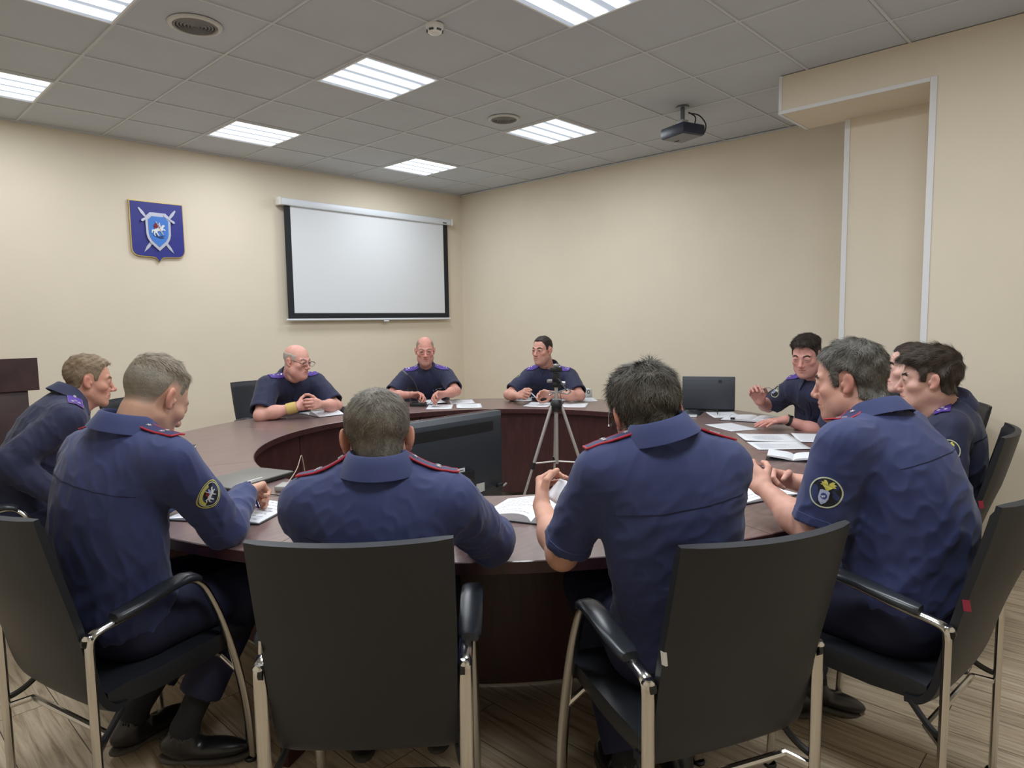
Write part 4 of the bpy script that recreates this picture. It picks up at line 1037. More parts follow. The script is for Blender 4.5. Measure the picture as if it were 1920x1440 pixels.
def front_details(g, pocket=True, name=False):
    n = g.f; x = -g.r; y = g.u; c = lambda dx, z: g.hip+g.TB@np.array([dx, 0.05, z*g.L])
    rect = lambda w, h: [(-w/2, -h/2), (w/2, -h/2), (w/2, h/2), (-w/2, h/2)]
    fl = [(-0.055, 0.018), (-0.055, -0.012), (0, -0.024), (0.055, -0.012), (0.055, 0.018)]
    dk = mat('flap_cloth', srgb(24, 28, 60), 0.8)
    decal(g, c(0, 0.55), n, x, y, rect(0.034, 0.36), 'placket', g.cloth, g.body, 0.003, 3, 0.3)
    for k in range(4):
        b = decal(g, c(0, 0.40+0.12*k), n, x, y, circ(0.005, 10), 'button', dk, g.body, 0.0048, 0, 0.3)
    if pocket:
        for sx in (-1, 1):
            f = decal(g, c(sx*0.085, 0.62), n, x, y, fl, 'pocket_flap', dk, g.body, 0.0032, 2, 0.3)
    if name:
        nb = decal(g, c(-0.085, 0.685), n, x, y, rect(0.10, 0.020), 'name_tape', M_pw if False else dk, g.body, 0.0032, 2, 0.3)
        rng = np.random.RandomState(4)
        for row, yy in ((0, 0.0045), (1, -0.005)):
            px = -0.047
            while px < 0.044:
                w_ = rng.uniform(0.004, 0.010); decal(g, c(-0.085, 0.685), n, x, y, [(px, yy-0.0032), (px+w_, yy-0.0032), (px+w_, yy+0.0034), (px, yy+0.0034)], 'letter', M_pw, nb, 0.004, 0, 0.3); px += w_+0.003
# ------------------------------------------------------------------ who sits where (metres)
PEOPLE = {}
PEOPLE['P2'] = dict(label='person in long-sleeved navy uniform writing with a pen in an open notebook', hip=(0.62, 2.3, 0.56), neck=(0.623, 2.186, 1.141), head=(0.734, 2.228, 1.232), look=(22, -34, 0), hs=1.03, sw=1.02, bw=1.05, hunch=0.05, wrR=(1.055, 2.345, 0.85), ua=0.335, fa=0.28, wrL=(0.92, 2.655, 0.815), handR=((0.75, 0.58, -0.05), (0.4, -0.3, -0.86), 'pen'), handL=((0.9, -0.35, -0.1), (0, 0, -1), 'flat'), poleR=(0.15, -0.25, -1), long=True, cloth='n', legaz=8, knR=(1, 2.24, 0.54), anR=(0.77, 2.26, 0.125), footR=(0.75, -0.6, -0.05), knL=(1.02, 2.5, 0.54), anL=(0.68, 2.47, 0.125), footL=(0.8, 0.15, 0), trcut=0.24, sock=0.5, H=dict(w=1), hair=dict(side_t=0.0022, back_t=0.0022, top_t=0.01, fringe=0.014, fade=0.07, nape=-0.058, col=(128, 116, 98), col2=(168, 156, 138), side=(126, 120, 110), len_t=0.026, len_s=0.005, comb=(0.5, 1, 0), n=7000, lump=0.002, scalp=(120, 112, 100), scalp_w=0.7), skin=(204, 160, 138), beard=0.1, cuff=0.8, shR=(0.697, 2.027, 1.066), shL=(0.578, 2.356, 1.066))
PEOPLE['P3'] = dict(label='person in long-sleeved navy uniform seen from behind with short brown-grey hair', hip=(1.02, 1.48, 0.56), neck=(0.950, 1.369, 1.077), head=(0.997, 1.432, 1.157), look=(54, -20, 0), hs=1, sw=1, hunch=0.05, wrR=(1.45, 1.6, 0.8), wrL=(1.3, 1.83, 0.8), handR=((0.5, 0.9, 0), (0, 0, -1), 'relaxed'), handL=((0.9, 0.4, 0), (0, 0, -1), 'relaxed'), poleR=(0.7, -0.7, -0.95), ua=0.31, fa=0.275, poleL=(-0.7, 0.7, -0.5), long=True, cloth='n', H=dict(w=1.03, ear=30), hair=dict(side_t=0.006, back_t=0.006, top_t=0.008, nape=-0.112, fade=0.015, col=(92, 86, 76), col2=(138, 130, 118), side=(78, 72, 64), len_t=0.016, len_s=0.009, n=9000, lump=0.002, crown=(0, -0.075, 0.1), mess=0.3), skin=(206, 156, 134), shR=(1.090, 1.263, 1.002), shL=(0.830, 1.498, 1.002))
PEOPLE['P4'] = dict(label='person in short-sleeved navy uniform holding up a page, dark messy hair and glasses', hip=(1.62, 0.93, 0.56), neck=(1.477, 0.884, 1.143), head=(1.521, 0.962, 1.201), look=(48, -24, -5), hs=1.01, sw=1.05, hunch=0.04, bw=0.95, slw=0.9, anR=(1.8, 1.02, 0.115), anL=(1.64, 1.1, 0.115), wrL=(1.533, 1.343, 0.880), wrR=(1.95, 1.28, 0.8), handL=((0.075, 0.072, 0.05), (0.65, -0.7, 0.1), 'pinch'), handR=((0.3, 1, 0), (0, 0, -1), 'relaxed'), poleL=(-0.35, -0.1, -1), cloth='n', cuff=0.86, hem=-0.09, H=dict(w=1, ear=32), hair=dict(side_t=0.01, back_t=0.012, top_t=0.016, nape=-0.112, fade=0.012, col=(58, 54, 47), col2=(112, 105, 94), len_t=0.034, len_s=0.024, n=11000, lump=0.006, lumps=40, mess=0.3, clump=0.9, lift=0.22, burn=-0.012), skin=(202, 152, 130), wrinkle=0.8, shR=(1.624, 0.788, 1.068), shL=(1.357, 0.994, 1.068))
PEOPLE['P5'] = dict(label='heavy-set person in short-sleeved navy uniform in profile with thick greying hair and bent arms', hip=(2.325, 0.51, 0.56), neck=(2.300, 0.603, 1.137), head=(2.346, 0.714, 1.244), look=(96, -10, 0), hs=1.03, sw=1.12, bw=1.32, bd=1.42, cd=1.12, hunch=0.06, nk=1.18, arm=1.15, wrL=(2.204, 0.930, 0.877), wrR=(2.478, 0.960, 0.850), handL=((0.035, 0.09, 0.055), (0.8, -0.2, -0.5), 'pinch'), handR=((-0.12, 0.05, 0.03), (-0.2, -0.7, -0.6), 'pinch'), poleL=(-0.25, -0.1, -1), poleR=(0.4, -0.2, -1), thigh=1.28, anL=(2.46, 0.84, 0.14), footL=(0.55, -0.65, -0.25), anR=(2.4, 0.9, 0.11), footR=(-0.3, 0.9, 0), colr=0.92, coldz=-0.012, cloth='n', cuff=0.84, hem=-0.07, H=dict(w=1.05, fat=0.9, weak=0.6, nose=0.9), hair=dict(side_t=0.009, back_t=0.01, top_t=0.014, nape=-0.075, fade=0.012, rec=0.012, col=(74, 70, 64), col2=(136, 132, 124), len_t=0.026, len_s=0.016, n=10000, lump=0.004, mess=0.3, clump=0.7, burn=-0.016), skin=(208, 158, 140), beard=0.2, open=0.6, wrinkle=1.1, shR=(2.489, 0.585, 1.062), shL=(2.115, 0.651, 1.062))
PEOPLE['P6'] = dict(label='young person in navy uniform with thick brown swept hair, profile facing the table', hip=(3.44, 0.68, 0.56), neck=(3.425, 0.620, 1.055), head=(3.295, 0.686, 1.181), look=(107, -4, 0), hs=1.05, hunch=0.03, nk=1.08, wrL=(3.34, 0.76, 0.68), wrR=(3.46, 0.8, 0.68), handL=((0.3, 1, 0), (0, 0, -1), 'relaxed'), handR=((-0.3, 1, 0), (0, 0, -1), 'relaxed'), cloth='d', long=False, cuff=0.95, H=dict(w=0.97, nose=1.05), hair=dict(side_t=0.01, back_t=0.014, top_t=0.022, fringe=0.01, nape=-0.066, fade=0.01, front=0.064, burn=-0.008, col=(56, 48, 42), col2=(92, 80, 68), len_t=0.045, len_s=0.022, comb=(0, 1, 0), combk=0.7, n=9000, lump=0.004, mess=0.15, clump=0.6, lift=0.12), skin=(216, 172, 156), lip=(176, 120, 112), shR=(3.593, 0.671, 0.980), shL=(3.251, 0.598, 0.980))
PEOPLE['P7'] = dict(label='young person in navy uniform with short receding dark hair, half hidden behind a neighbour', hip=(4.15, 0.98, 0.56), neck=(3.964, 0.814, 1.080), head=(3.843, 0.884, 1.191), look=(113, -2, 0), hs=1.02, wrL=(3.9, 1, 0.68), wrR=(4.02, 1.06, 0.68), handL=((0.1, 1, 0), (0, 0, -1), 'relaxed'), handR=((-0.4, 1, 0), (0, 0, -1), 'relaxed'), cloth='d', H=dict(w=0.97, nose=1.1), hair=dict(side_t=0.004, back_t=0.004, top_t=0.009, rec=0.02, front=0.08, col=(58, 48, 46), col2=(84, 70, 64), len_t=0.016, len_s=0.007, comb=(0, 1, 0), n=5000), skin=(222, 178, 164), shR=(4.121, 0.894, 1.005), shL=(3.797, 0.762, 1.005))
PEOPLE['P8'] = dict(label='person in navy short sleeves raising glasses in one hand beside the open laptop', hip=(4.72, 1.6, 0.56), neck=(4.393, 1.513, 1.072), head=(4.307, 1.564, 1.213), look=(180, -16, 0), hs=0.98, sw=1.05, bw=1.05, wrR=(4.301, 1.848, 0.901), wrL=(4.189, 1.635, 0.817), handR=((-0.05, 0.03, 0.1), (-0.75, -0.35, 0.1), 'pinch'), handL=((-0.8, 0.62, -0.06), (0, 0, -1), 'flat'), poleR=(0.3, 0.9, -0.6), poleL=(0.5, -0.6, -0.5), cloth='d', cuff=0.8, H=dict(w=1.04, fat=0.35, open=0.35), hair=dict(side_t=0.005, back_t=0.006, top_t=0.02, fringe=0.014, rec=0.008, col=(48, 42, 38), col2=(76, 66, 58), len_t=0.028, len_s=0.008, comb=(0, 1, 0.2), n=6000, clump=0.3), skin=(206, 150, 138), beard=0.15, shR=(4.445, 1.681, 0.997), shL=(4.314, 1.357, 0.997))
PEOPLE['P9'] = dict(label='person in short-sleeved navy uniform looking aside with a pen between both hands', hip=(4.78, 4.16, 0.56), neck=(4.613, 3.926, 1.032), head=(4.503, 3.917, 1.199), look=(184, -4, 0), hs=1, sw=1.08, wrR=(4.151, 3.887, 0.824), wrL=(4.305, 3.625, 0.836), handR=((-0.25, -0.8, 0.25), (0.5, -0.5, -0.2), 'fist'), handL=((-0.5, 0.8, 0.1), (-0.6, -0.5, -0.5), 'pinch'), poleR=(-0.4, 0.9, -0.55), poleL=(0.5, -0.9, -0.5), cloth='d', cuff=0.82, H=dict(w=1, fat=0.1), hair=dict(side_t=0.003, back_t=0.003, top_t=0.006, rec=0.016, front=0.08, fade=0.02, col=(44, 36, 34), col2=(66, 56, 50), len_t=0.008, len_s=0.005, n=5000, scalp=(90, 74, 68), scalp_w=0.5), skin=(206, 154, 138), beard=0.3, shR=(4.518, 4.085, 0.957), shL=(4.680, 3.753, 0.957))
PEOPLE['P10'] = dict(label='person in short-sleeved navy uniform with close-cropped receding hair behind the gooseneck microphone', hip=(4.1, 5, 0.56), neck=(3.901, 4.804, 1.042), head=(3.811, 4.702, 1.208), look=(233, -8, 0), hs=1, sw=1.05, wrR=(3.545, 4.568, 0.843), wrL=(3.705, 4.329, 0.849), handR=((0.35, -0.85, 0.05), (-0.3, -0.4, -0.7), 'pinch'), handL=((-0.85, 0.1, 0.05), (-0.2, -0.6, -0.7), 'pinch'), poleR=(-0.9, 0.5, -0.55), poleL=(0.9, -0.5, -0.6), cloth='d', cuff=0.82, H=dict(w=1.02, fat=0.25, bags=1, ear=24), hair=dict(side_t=0.0015, back_t=0.002, top_t=0.001, bald=0.085, fade=0.03, col=(158, 134, 120), side=(150, 128, 116), len_t=0.004, len_s=0.004, n=2500, scalp=(150, 124, 112), scalp_w=0.55), skin=(204, 146, 132), beard=0.35, shR=(3.743, 4.892, 0.967), shL=(4.042, 4.691, 0.967))
PEOPLE['P11'] = dict(label='bald person with glasses and a yellow wrist bandage, hands clasped on the table', hip=(2.68, 5.22, 0.56), neck=(2.622, 4.910, 1.059), head=(2.590, 4.742, 1.176), look=(292, -10, 0), hs=1.02, sw=1.15, bw=1.3, bd=1.3, nk=1.2, colr=0.94, coldz=-0.012, arm=1.12, wrR=(2.495, 4.607, 0.842), wrL=(2.649, 4.534, 0.852), handR=((0.75, -0.3, 0.15), (0.3, 0.85, -0.2), 'clasp'), handL=((-0.75, -0.35, 0.12), (-0.3, 0.85, -0.1), 'clasp'), poleR=(-0.95, 0.2, -0.5), poleL=(0.9, 0.1, -0.5), cloth='d', cuff=0.86, slw=1.05, H=dict(w=1.06, fat=1, nose=1, open=0.6, bags=1), hair=dict(side_t=0.003, back_t=0.004, top_t=0.001, bald=0.052, fade=0.02, col=(196, 184, 174), side=(190, 178, 168), len_s=0.006, n=3000, scalp=(196, 170, 156), scalp_w=0.4), skin=(214, 160, 146), beard=0.05, browc=(150, 130, 120), shR=(2.426, 4.902, 0.984), shL=(2.816, 4.889, 0.984))
PEOPLE['P1'] = dict(label='person in navy uniform with sandy hair seated by the wooden lectern, profile view', hip=(0.6, 3.74, 0.56), neck=(0.829, 3.713, 1.118), head=(0.932, 3.717, 1.199), look=(-8, -10, 0), hs=0.98, sw=1.05, wrR=(0.74, 3.46, 0.7), wrL=(1.08, 3.8, 0.8), handR=((1, 0.1, -0.2), (0, 0, -1), 'relaxed'), handL=((1, -0.2, 0), (0, 0, -1), 'relaxed'), poleR=(-0.5, -0.15, -1), long=True, cloth='d', H=dict(w=0.98, nose=1.15), hair=dict(side_t=0.004, back_t=0.005, top_t=0.01, fringe=0.006, rec=0.016, col=(132, 112, 88), col2=(166, 146, 120), side=(124, 108, 88), len_t=0.02, len_s=0.008, comb=(0, 1, 0), n=6000), skin=(206, 152, 130), beard=0.15, shR=(0.795, 3.541, 1.043), shL=(0.892, 3.877, 1.043))
G = {}
S5 = [(0.12, 0), (0.24, 0), (0.70, 0), (0.86, -0.45), (0.86, 0.45)]
for i, (key, sp) in enumerate(PEOPLE.items()):
    g = make_person(sp, i*7+2); G[key] = g
    far = key in ('P1', 'P8', 'P9', 'P10', 'P11')
    for S in 'RL':
        if key in ('P2', 'P3', 'P4', 'P5'): shoulder_board(g, S, M_boardb, M_red, [(0.16, 0), (0.62, -0.4), (0.62, 0.4)], fwd=0.025 if key == 'P5' else 0.0)
        elif key == 'P11': shoulder_board(g, S, M_purple, M_purple, [(0.2, 0), (0.42, 0), (0.72, 0)], fwd=0.028, follow=0.9, width=0.054)
        else: shoulder_board(g, S, M_purple, M_purple if key != 'P1' else mat('board_trim', srgb(150, 110, 170), 0.6), S5, fwd=0.026 if key != 'P6' else 0.012, follow=0.9, width=0.054)
    if key in ('P2', 'P3', 'P4', 'P5', 'P6'):
        back_seam(g)
        for S in 'RL':
            if key in ('P4', 'P5', 'P6'): cuff_seam(g, S)
    if key in ('P8', 'P9', 'P10', 'P11'): front_details(g, True, key == 'P10')
out = lambda k, S: (G[k].r if S == 'R' else -G[k].r)
arm_patch(G['P2'], 'R', G['P2'].r*1.0-G['P2'].f*0.15+np.array([0, 0, 0.25]), 0.40, 0.044, 'horse')
arm_patch(G['P5'], 'L', -G['P5'].r*0.9-G['P5'].f*0.25, 0.45, 0.046, 'eagle')
arm_patch(G['P6'], 'L', -G['P6'].r, 0.36, 0.044, 'eagle')
for k in ('P9', 'P10', 'P8'):
    for S in 'RL': arm_patch(G[k], S, out(k, S)+G[k].f*0.8, 0.36, 0.043, 'pale')
arm_patch(G['P4'], 'L', -G['P4'].r*0.5+G['P4'].f, 0.42, 0.044, 'horse')
# ------------------------------------------------------------------ things on and around the table
M_paper = mat('paper_white', srgb(222, 224, 229), 0.8); M_print = mat('print_grey', srgb(150, 152, 162), 0.8); M_ink = mat('ink_blue', srgb(60, 66, 110), 0.7)
M_cover = mat('cover_black', (0.012, 0.012, 0.014, 1), 0.45); M_plastic = mat('plastic_black', (0.014, 0.015, 0.017, 1), 0.42); M_gloss = mat('gloss_black', (0.01, 0.01, 0.012, 1), 0.15)
M_whitep = mat('plastic_white', srgb(232, 232, 234), 0.35); M_silver = mat('silver_metal', srgb(190, 192, 198), 0.3, 0.85); M_lid = mat('laptop_lid_grey', srgb(120, 118, 114), 0.42, 0.3)
def text_lines(parent, w, h, n, rng, z=0.0006, x0=-0.42, x1=0.42, name='printed_text', m=None, y0=0.40, y1=-0.38, zf=None):
    mb = MB()
    for i in range(n):
        y = (y0+(y1-y0)*i/max(n-1, 1))*h; e = x1 if rng.rand() > 0.25 else x0+(x1-x0)*rng.uniform(0.3, 0.9); x = x0*w
        while x < e*w-0.004:
            l = rng.uniform(0.006, 0.018); xe = min(x+l, e*w); f = (lambda q: zf(q)) if zf else (lambda q: z)
            mb.add([(x, y-0.0011, f(x)), (xe, y-0.0011, f(xe)), (xe, y+0.0011, f(xe)), (x, y+0.0011, f(x))], [(0, 1, 2, 3)]); x = xe+rng.uniform(0.002, 0.004)
    return mb.build(name, m or M_print, parent, smooth=False)
RS = np.random.RandomState(12)
def sheet(x, y, ang, label, w=0.21, h=0.297, z=TZ+0.0006, curl=0.003, lines=16, group='printed sheets on the table'):
    t = thing('paper_sheet', label, 'paper', (x, y, z), R(ang), group)
    rows = []
    ph = RS.uniform(0, 6)
    for i in range(9):
        u = -0.5+i/8; row = []
        for j in range(9):
            v = -0.5+j/8; c = curl*(abs(u*2)**3*(0.5+0.5*math.sin(ph+v*2))+abs(v*2)**3*(0.5+0.5*math.cos(ph+u*2))); row.append((u*w, v*h, c))
        rows.append(row)
    mb = MB(); mb.grid(rows); o = mb.build('page', M_paper, t); md = o.modifiers.new('thick', 'SOLIDIFY'); md.thickness = 0.0005
    if lines: text_lines(t, w, h, lines, RS, z=0.0012)
    return t
sheet(3.62, 4.29, -44, 'printed sheet at the microphone foot, closest to the inner table edge', curl=0.002)
sheet(3.82, 4.15, -41, 'printed sheet right of the microphone foot along the inner edge', curl=0.002)
sheet(3.985, 4.42, -38, 'printed sheet by the elbow of the officer behind the microphone', curl=0.002)
sheet(3.79, 4.585, -26, 'printed sheet under the hands of the officer behind the microphone, slightly raised', curl=0.012, z=TZ+0.002)
sheet(4.24, 3.73, -62, 'printed sheet in front of the black camcorder', curl=0.002, lines=8)
sheet(4.39, 3.47, -58, 'printed sheet right of the tripod pole along the inner edge', curl=0.002, lines=10)
sheet(4.75, 3.65, -43, 'printed sheet in front of the white carton', curl=0.002, lines=10)
sheet(4.60, 3.86, -40, 'printed sheet half hidden behind the tripod pole', curl=0.002, w=0.18, h=0.21, lines=6)
sheet(4.44, 4.12, -50, 'printed sheet under the fist by the black camcorder', curl=0.006, lines=8)
sheet(4.59, 2.24, -50, 'pale sheet in front of the open laptop', curl=0.004, lines=10)
sheet(4.10, 1.95, -30, 'lone white sheet at the inner table edge before the ring binder', curl=0.001, lines=10)
sheet(3.85, 1.61, -52, 'printed sheet, farther one of a pair beside the heavy-set man', curl=0.004, lines=20, w=0.30, h=0.25)
sheet(3.645, 1.455, -50, 'printed sheet, nearer one of a pair beside the heavy-set man', curl=0.006, lines=16, w=0.29, h=0.23)
sheet(4.01, 1.40, -60, 'printed sheet partly hidden by the heavy-set man shoulder', curl=0.002, lines=10)

def open_book(name, label, cat, x, y, ang, w, h, z=TZ, arch=0.02, cover=True, lines=10, lift=0.0, ink=False, right_arch=None):
    """local x across the spread, y up the page"""
    t = thing(name, label, cat, (x, y, z), R(ang), 'open notebooks and booklets')
    if cover: MB().box((0, 0, 0.0025), (w+0.012, h+0.012, 0.004), bev=0.0015).build('cover', M_cover, t)
    for sx in (-1, 1):
        ar = arch if sx < 0 or right_arch is None else right_arch
        top = []; bot = []
        zf = lambda a: 0.006+ar*(math.sin(PI*min(1, (abs(a)/(w/2))**0.55))*0.9+0.10)*(1-abs(a)/(w/2)*0.2)+lift*abs(a)/(w/2)
        rows = []
        for i in range(15):
            a = (w/2)*i/14; rows.append([(sx*a, -h/2, zf(a)), (sx*a, h/2, zf(a)), (sx*a, h/2, 0.0045+lift*a/(w/2)*0.8), (sx*a, -h/2, 0.0045+lift*a/(w/2)*0.8)])
        mb = MB(); mb.grid(rows, closed=True, capped=True); p = mb.build('page_block', M_paper, t, sharp=35)
        if lines: text_lines(p, w, h, lines, RS, x0=(0.05 if sx > 0 else -0.44), x1=(0.44 if sx > 0 else -0.05), zf=lambda q: zf(q)+0.0009, name='handwriting' if ink else 'printed_text', m=M_ink if ink else None)
    return t
nb2 = open_book('open_notebook', 'open notebook under the writing hand with the pen', 'notebook', 1.062, 2.478, -57, 0.37, 0.255, arch=0.012, lines=7, ink=True)
nb4 = open_book('open_notebook', 'open notebook with arched ruled page beside the raised page', 'notebook', 1.81, 1.575, -70, 0.40, 0.255, arch=0.028, lines=8, ink=True)
mb = MB()                                                             # ruled lines printed along the foot of the page
for k in range(4):
    yy = -0.115+k*0.016; mb.add([(-0.195, yy, 0.031), (-0.03, yy, 0.038), (-0.03, yy+0.0015, 0.038), (-0.195, yy+0.0015, 0.031)], [(0, 1, 2, 3)])
open_book('open_notebook', 'open black ring notebook with binder clip under the flat hand with a watch', 'notebook', 4.50, 1.975, -77, 0.40, 0.26, arch=0.012, lines=8)
nb11 = open_book('open_notebook', 'open booklet in front of the bald man, one page arched', 'notebook', 2.755, 4.70, 86, 0.34, 0.21, arch=0.03, right_arch=0.006, cover=False, lines=9)
open_book('open_booklet', 'thin open booklet behind the round sleeve emblem of the heavy-set man', 'booklet', 3.36, 1.27, -70, 0.24, 0.16, arch=0.008, lines=0, lift=0.02)
open_book('open_booklet', 'white open booklet under the bent hands of the heavy-set man', 'booklet', 2.56, 1.13, -20, 0.30, 0.20, arch=0.01, lines=6)
# binder clip on the ring notebook
t = thing('binder_clip', 'black binder clip on the ring notebook edge', 'clip', (4.345, 2.06, TZ+0.02), R(-60))
MB().box((0, 0, 0), (0.03, 0.014, 0.012), bev=0.002).build('clip_body', M_plastic, t)
MB().tube(smooth_path([(-0.012, 0, 0.004), (-0.02, 0.012, 0.012), (0, 0.03, 0.022), (0.02, 0.012, 0.012), (0.012, 0, 0.004)]), 0.0014, seg=6).build('wire_handle', M_silver, t)
# closed pocket notebook
t = thing('pocket_notebook', 'closed black pocket notebook alone on the bare tabletop', 'notebook', (1.43, 3.985, TZ), R(-30))
MB().box((0, 0, 0.002), (0.15, 0.105, 0.003), bev=0.001).build('cover', M_cover, t); MB().box((0.002, 0, 0.010), (0.143, 0.099, 0.013)).build('page_block', M_paper, t, smooth=False)
MB().box((0, 0, 0.018), (0.15, 0.105, 0.003), bev=0.001).build('cover', M_cover, t); MB().tube([(-0.075, -0.05, 0.010), (-0.075, 0.05, 0.010)], 0.0095, seg=10, ry=0.003).build('spine', M_cover, t)

# laptops
t = thing('closed_laptop', 'closed grey laptop lying on the table by the writing man', 'laptop', (1.318, 2.93, TZ), R(18))
MB().box((0, 0, 0.010), (0.355, 0.245, 0.013), bev=0.004).build('base', M_plastic, t); MB().box((0, 0, 0.0205), (0.355, 0.245, 0.008), bev=0.003).build('lid', M_lid, t)
MB().box((-0.02, -0.085, 0.0248), (0.085, 0.006, 0.0008)).build('maker_mark', M_whitep, t, smooth=False)
for sx in (-1, 1):
    for sy in (-1, 1): MB().lathe([(0, 0), (0.008, 0), (0.008, 0.005), (0, 0.005)], c=(sx*0.15, sy*0.1, 0), seg=10).build('rubber_foot', M_plastic, t)
MB().tube([(-0.10, 0.122, 0.016), (0.10, 0.122, 0.016)], 0.006, seg=8).build('hinge', M_plastic, t)
t = thing('open_laptop', 'open black laptop seen from behind its lid', 'laptop', (4.70, 2.425, TZ), R(26-90))
# local: x across, -y towards the camera (lid back), +y keyboard
MB().box((0, 0.125, 0.011), (0.38, 0.25, 0.022), bev=0.004).build('base', M_plastic, t)
rot = Matrix.Rotation(R(-6), 3, 'X')
MB().box((0, 0.002, 0.142), (0.385, 0.012, 0.248), rot=rot, bev=0.005).build('lid', mat('lid_charcoal', srgb(58, 62, 70), 0.45, 0.2), t)
MB().box((0, 0.0085, 0.145), (0.35, 0.002, 0.20), rot=rot).build('screen', M_gloss, t); MB().box((0.085, -0.0115, 0.235), (0.022, 0.002, 0.012), rot=rot).build('lid_mark', M_plastic, t)
kb = MB()
for i in range(13):
    for j in range(5): kb.box((-0.156+i*0.026, 0.06+j*0.02, 0.0225), (0.021, 0.016, 0.003))
kb.build('keyboard', M_gloss, t, smooth=False); MB().box((0, 0.205, 0.0222), (0.10, 0.06, 0.001)).build('touchpad', M_plastic, t)
# laptop sleeve and cable heap before it
t = thing('laptop_sleeve', 'flat black laptop sleeve crumpled before the open laptop', 'sleeve', (4.50, 2.54, TZ), R(-70))
rows = []
for i in range(15):
    u = -0.5+i/14; row = []
    for j in range(11):
        v = -0.5+j/10; edge = min(1, 6*(0.5-abs(u)))*min(1, 6*(0.5-abs(v))); row.append((u*0.30, v*0.20, 0.003+edge*(0.016+0.009*math.sin(u*17+v*9)+0.006*math.sin(v*21-u*5))))
    rows.append(row)
mb = MB(); mb.grid(rows); o = mb.build('fabric', mat('sleeve_cloth', srgb(30, 36, 42), 0.5), t); md = o.modifiers.new('t', 'SOLIDIFY'); md.thickness = 0.003
MB().tube(smooth_path([(-0.13, -0.092, 0.008), (0, -0.098, 0.014), (0.13, -0.09, 0.008)]), 0.003, seg=6).build('zip', M_plastic, t)
t = thing('power_cable', 'thin black cable looping beside the open laptop', 'cable', (4.42, 2.62, TZ))
MB().tube(smooth_path([(0.35, -0.18, 0.008), (0.18, -0.05, 0.012), (0.02, -0.02, 0.006), (-0.06, 0.05, 0.005), (0.02, 0.16, 0.005), (0.2, 0.2, 0.006), (0.32, 0.1, 0.006)]), 0.004, seg=7).build('cord', MATS['cable_black'], t)
MB().box((0.36, -0.19, 0.009), (0.03, 0.014, 0.012), bev=0.003).build('plug', M_plastic, t)
# folded glasses
def glasses(name, label, loc, M3, fold=0.0, frame=None, lens=True, group='eyeglasses'):
    """local x across the frame, y towards the temples' tips, z up"""
    t = thing(name, label, 'eyeglasses', loc, 0, group); t.rotation_mode = 'QUATERNION'; t.rotation_quaternion = M3.to_quaternion()
    fm = frame or M_plastic
    for sx in (-1, 1):
        MB().tube([(sx*0.034+0.026*math.cos(a*PI/12), 0, 0.018*math.sin(a*PI/12)) for a in range(25)], 0.0012, seg=6, caps=False).build('rim', fm, t)
        if lens:
            o = MB().prism([(sx*0.034+0.0255*math.cos(a*PI/12), 0.0175*math.sin(a*PI/12)) for a in range(24)], 0.001, Matrix.Rotation(R(90), 4, 'X')).build('lens', M_lens, t)
        f = fold*sx
        MB().tube(smooth_path([(sx*0.06, 0, 0.006), (sx*0.066, 0.008, 0.006), (sx*(0.067-0.09*fold), 0.10-0.04*fold, 0.006), (sx*(0.067-0.12*fold), 0.135-0.06*fold, -0.008)], 4), 0.0016, seg=6).build('temple', fm, t)
    MB().tube(smooth_path([(-0.009, 0, 0.004), (0, 0, 0.009), (0.009, 0, 0.004)], 4), 0.0012, seg=6).build('bridge', fm, t)
    return t
M_lens = bpy.data.materials.new('lens_glass'); M_lens.use_nodes = True
_b = M_lens.node_tree.nodes['Principled BSDF']; _b.inputs['Transmission Weight'].default_value = 1.0; _b.inputs['Roughness'].default_value = 0.02; _b.inputs['IOR'].default_value = 1.1; _b.inputs['Base Color'].default_value = (0.95, 0.97, 1, 1)
glasses('eyeglasses', 'folded eyeglasses lying by the foot of the open laptop', (4.60, 2.30, TZ+0.02), Matrix.Rotation(R(30), 3, 'Z'), 0.8)
# white phone / charger
t = thing('mobile_phone', 'white mobile phone lying behind the dark-haired man ear', 'phone', (4.36, 2.42, TZ), R(-65))
MB().box((0, 0, 0.006), (0.15, 0.078, 0.010), bev=0.004).build('body', M_whitep, t); MB().box((0, 0, 0.0113), (0.138, 0.068, 0.001)).build('screen', mat('screen_pale', srgb(206, 210, 220), 0.2), t)
t = thing('mobile_phone', 'dark mobile phone by the fingertips of the heavy-set man', 'phone', (3.05, 1.42, TZ), R(40))
MB().box((0, 0, 0.005), (0.15, 0.075, 0.009), bev=0.003).build('body', M_plastic, t); MB().box((0, 0, 0.0098), (0.14, 0.067, 0.0008)).build('screen', M_gloss, t)
# pen on table
def pen(label, loc, d, m, group='pens', L=0.14, parent=None):
    d = Vector(d).normalized(); t = thing('pen', label, 'pen', loc, 0, group); t.rotation_mode = 'QUATERNION'; t.rotation_quaternion = d.to_track_quat('X', 'Z')
    q = Matrix.Rotation(R(90), 4, 'Y')
    MB().lathe([(0, -L/2), (0.0035, -L/2), (0.0042, -L/2+0.01), (0.0045, L/2-0.03), (0.0035, L/2-0.008)], M=q, seg=12).build('barrel', m, t)
    MB().lathe([(0.0035, L/2-0.009), (0.001, L/2), (0, L/2)], M=q, seg=10).build('tip', M_silver, t)
    MB().box((-L/2+0.025, 0, 0.006), (0.04, 0.003, 0.0015)).build('clip', M_silver, t)
    return t
M_penr = mat('pen_brown', srgb(110, 74, 62), 0.35); M_penb = mat('pen_blue', srgb(44, 40, 110), 0.35); M_penw = mat('pen_white', srgb(214, 218, 226), 0.35)
pen('brown pen lying alone in front of the bald man forearm', (2.397, 4.71, TZ+0.006), (1, -0.75, 0), M_penr)
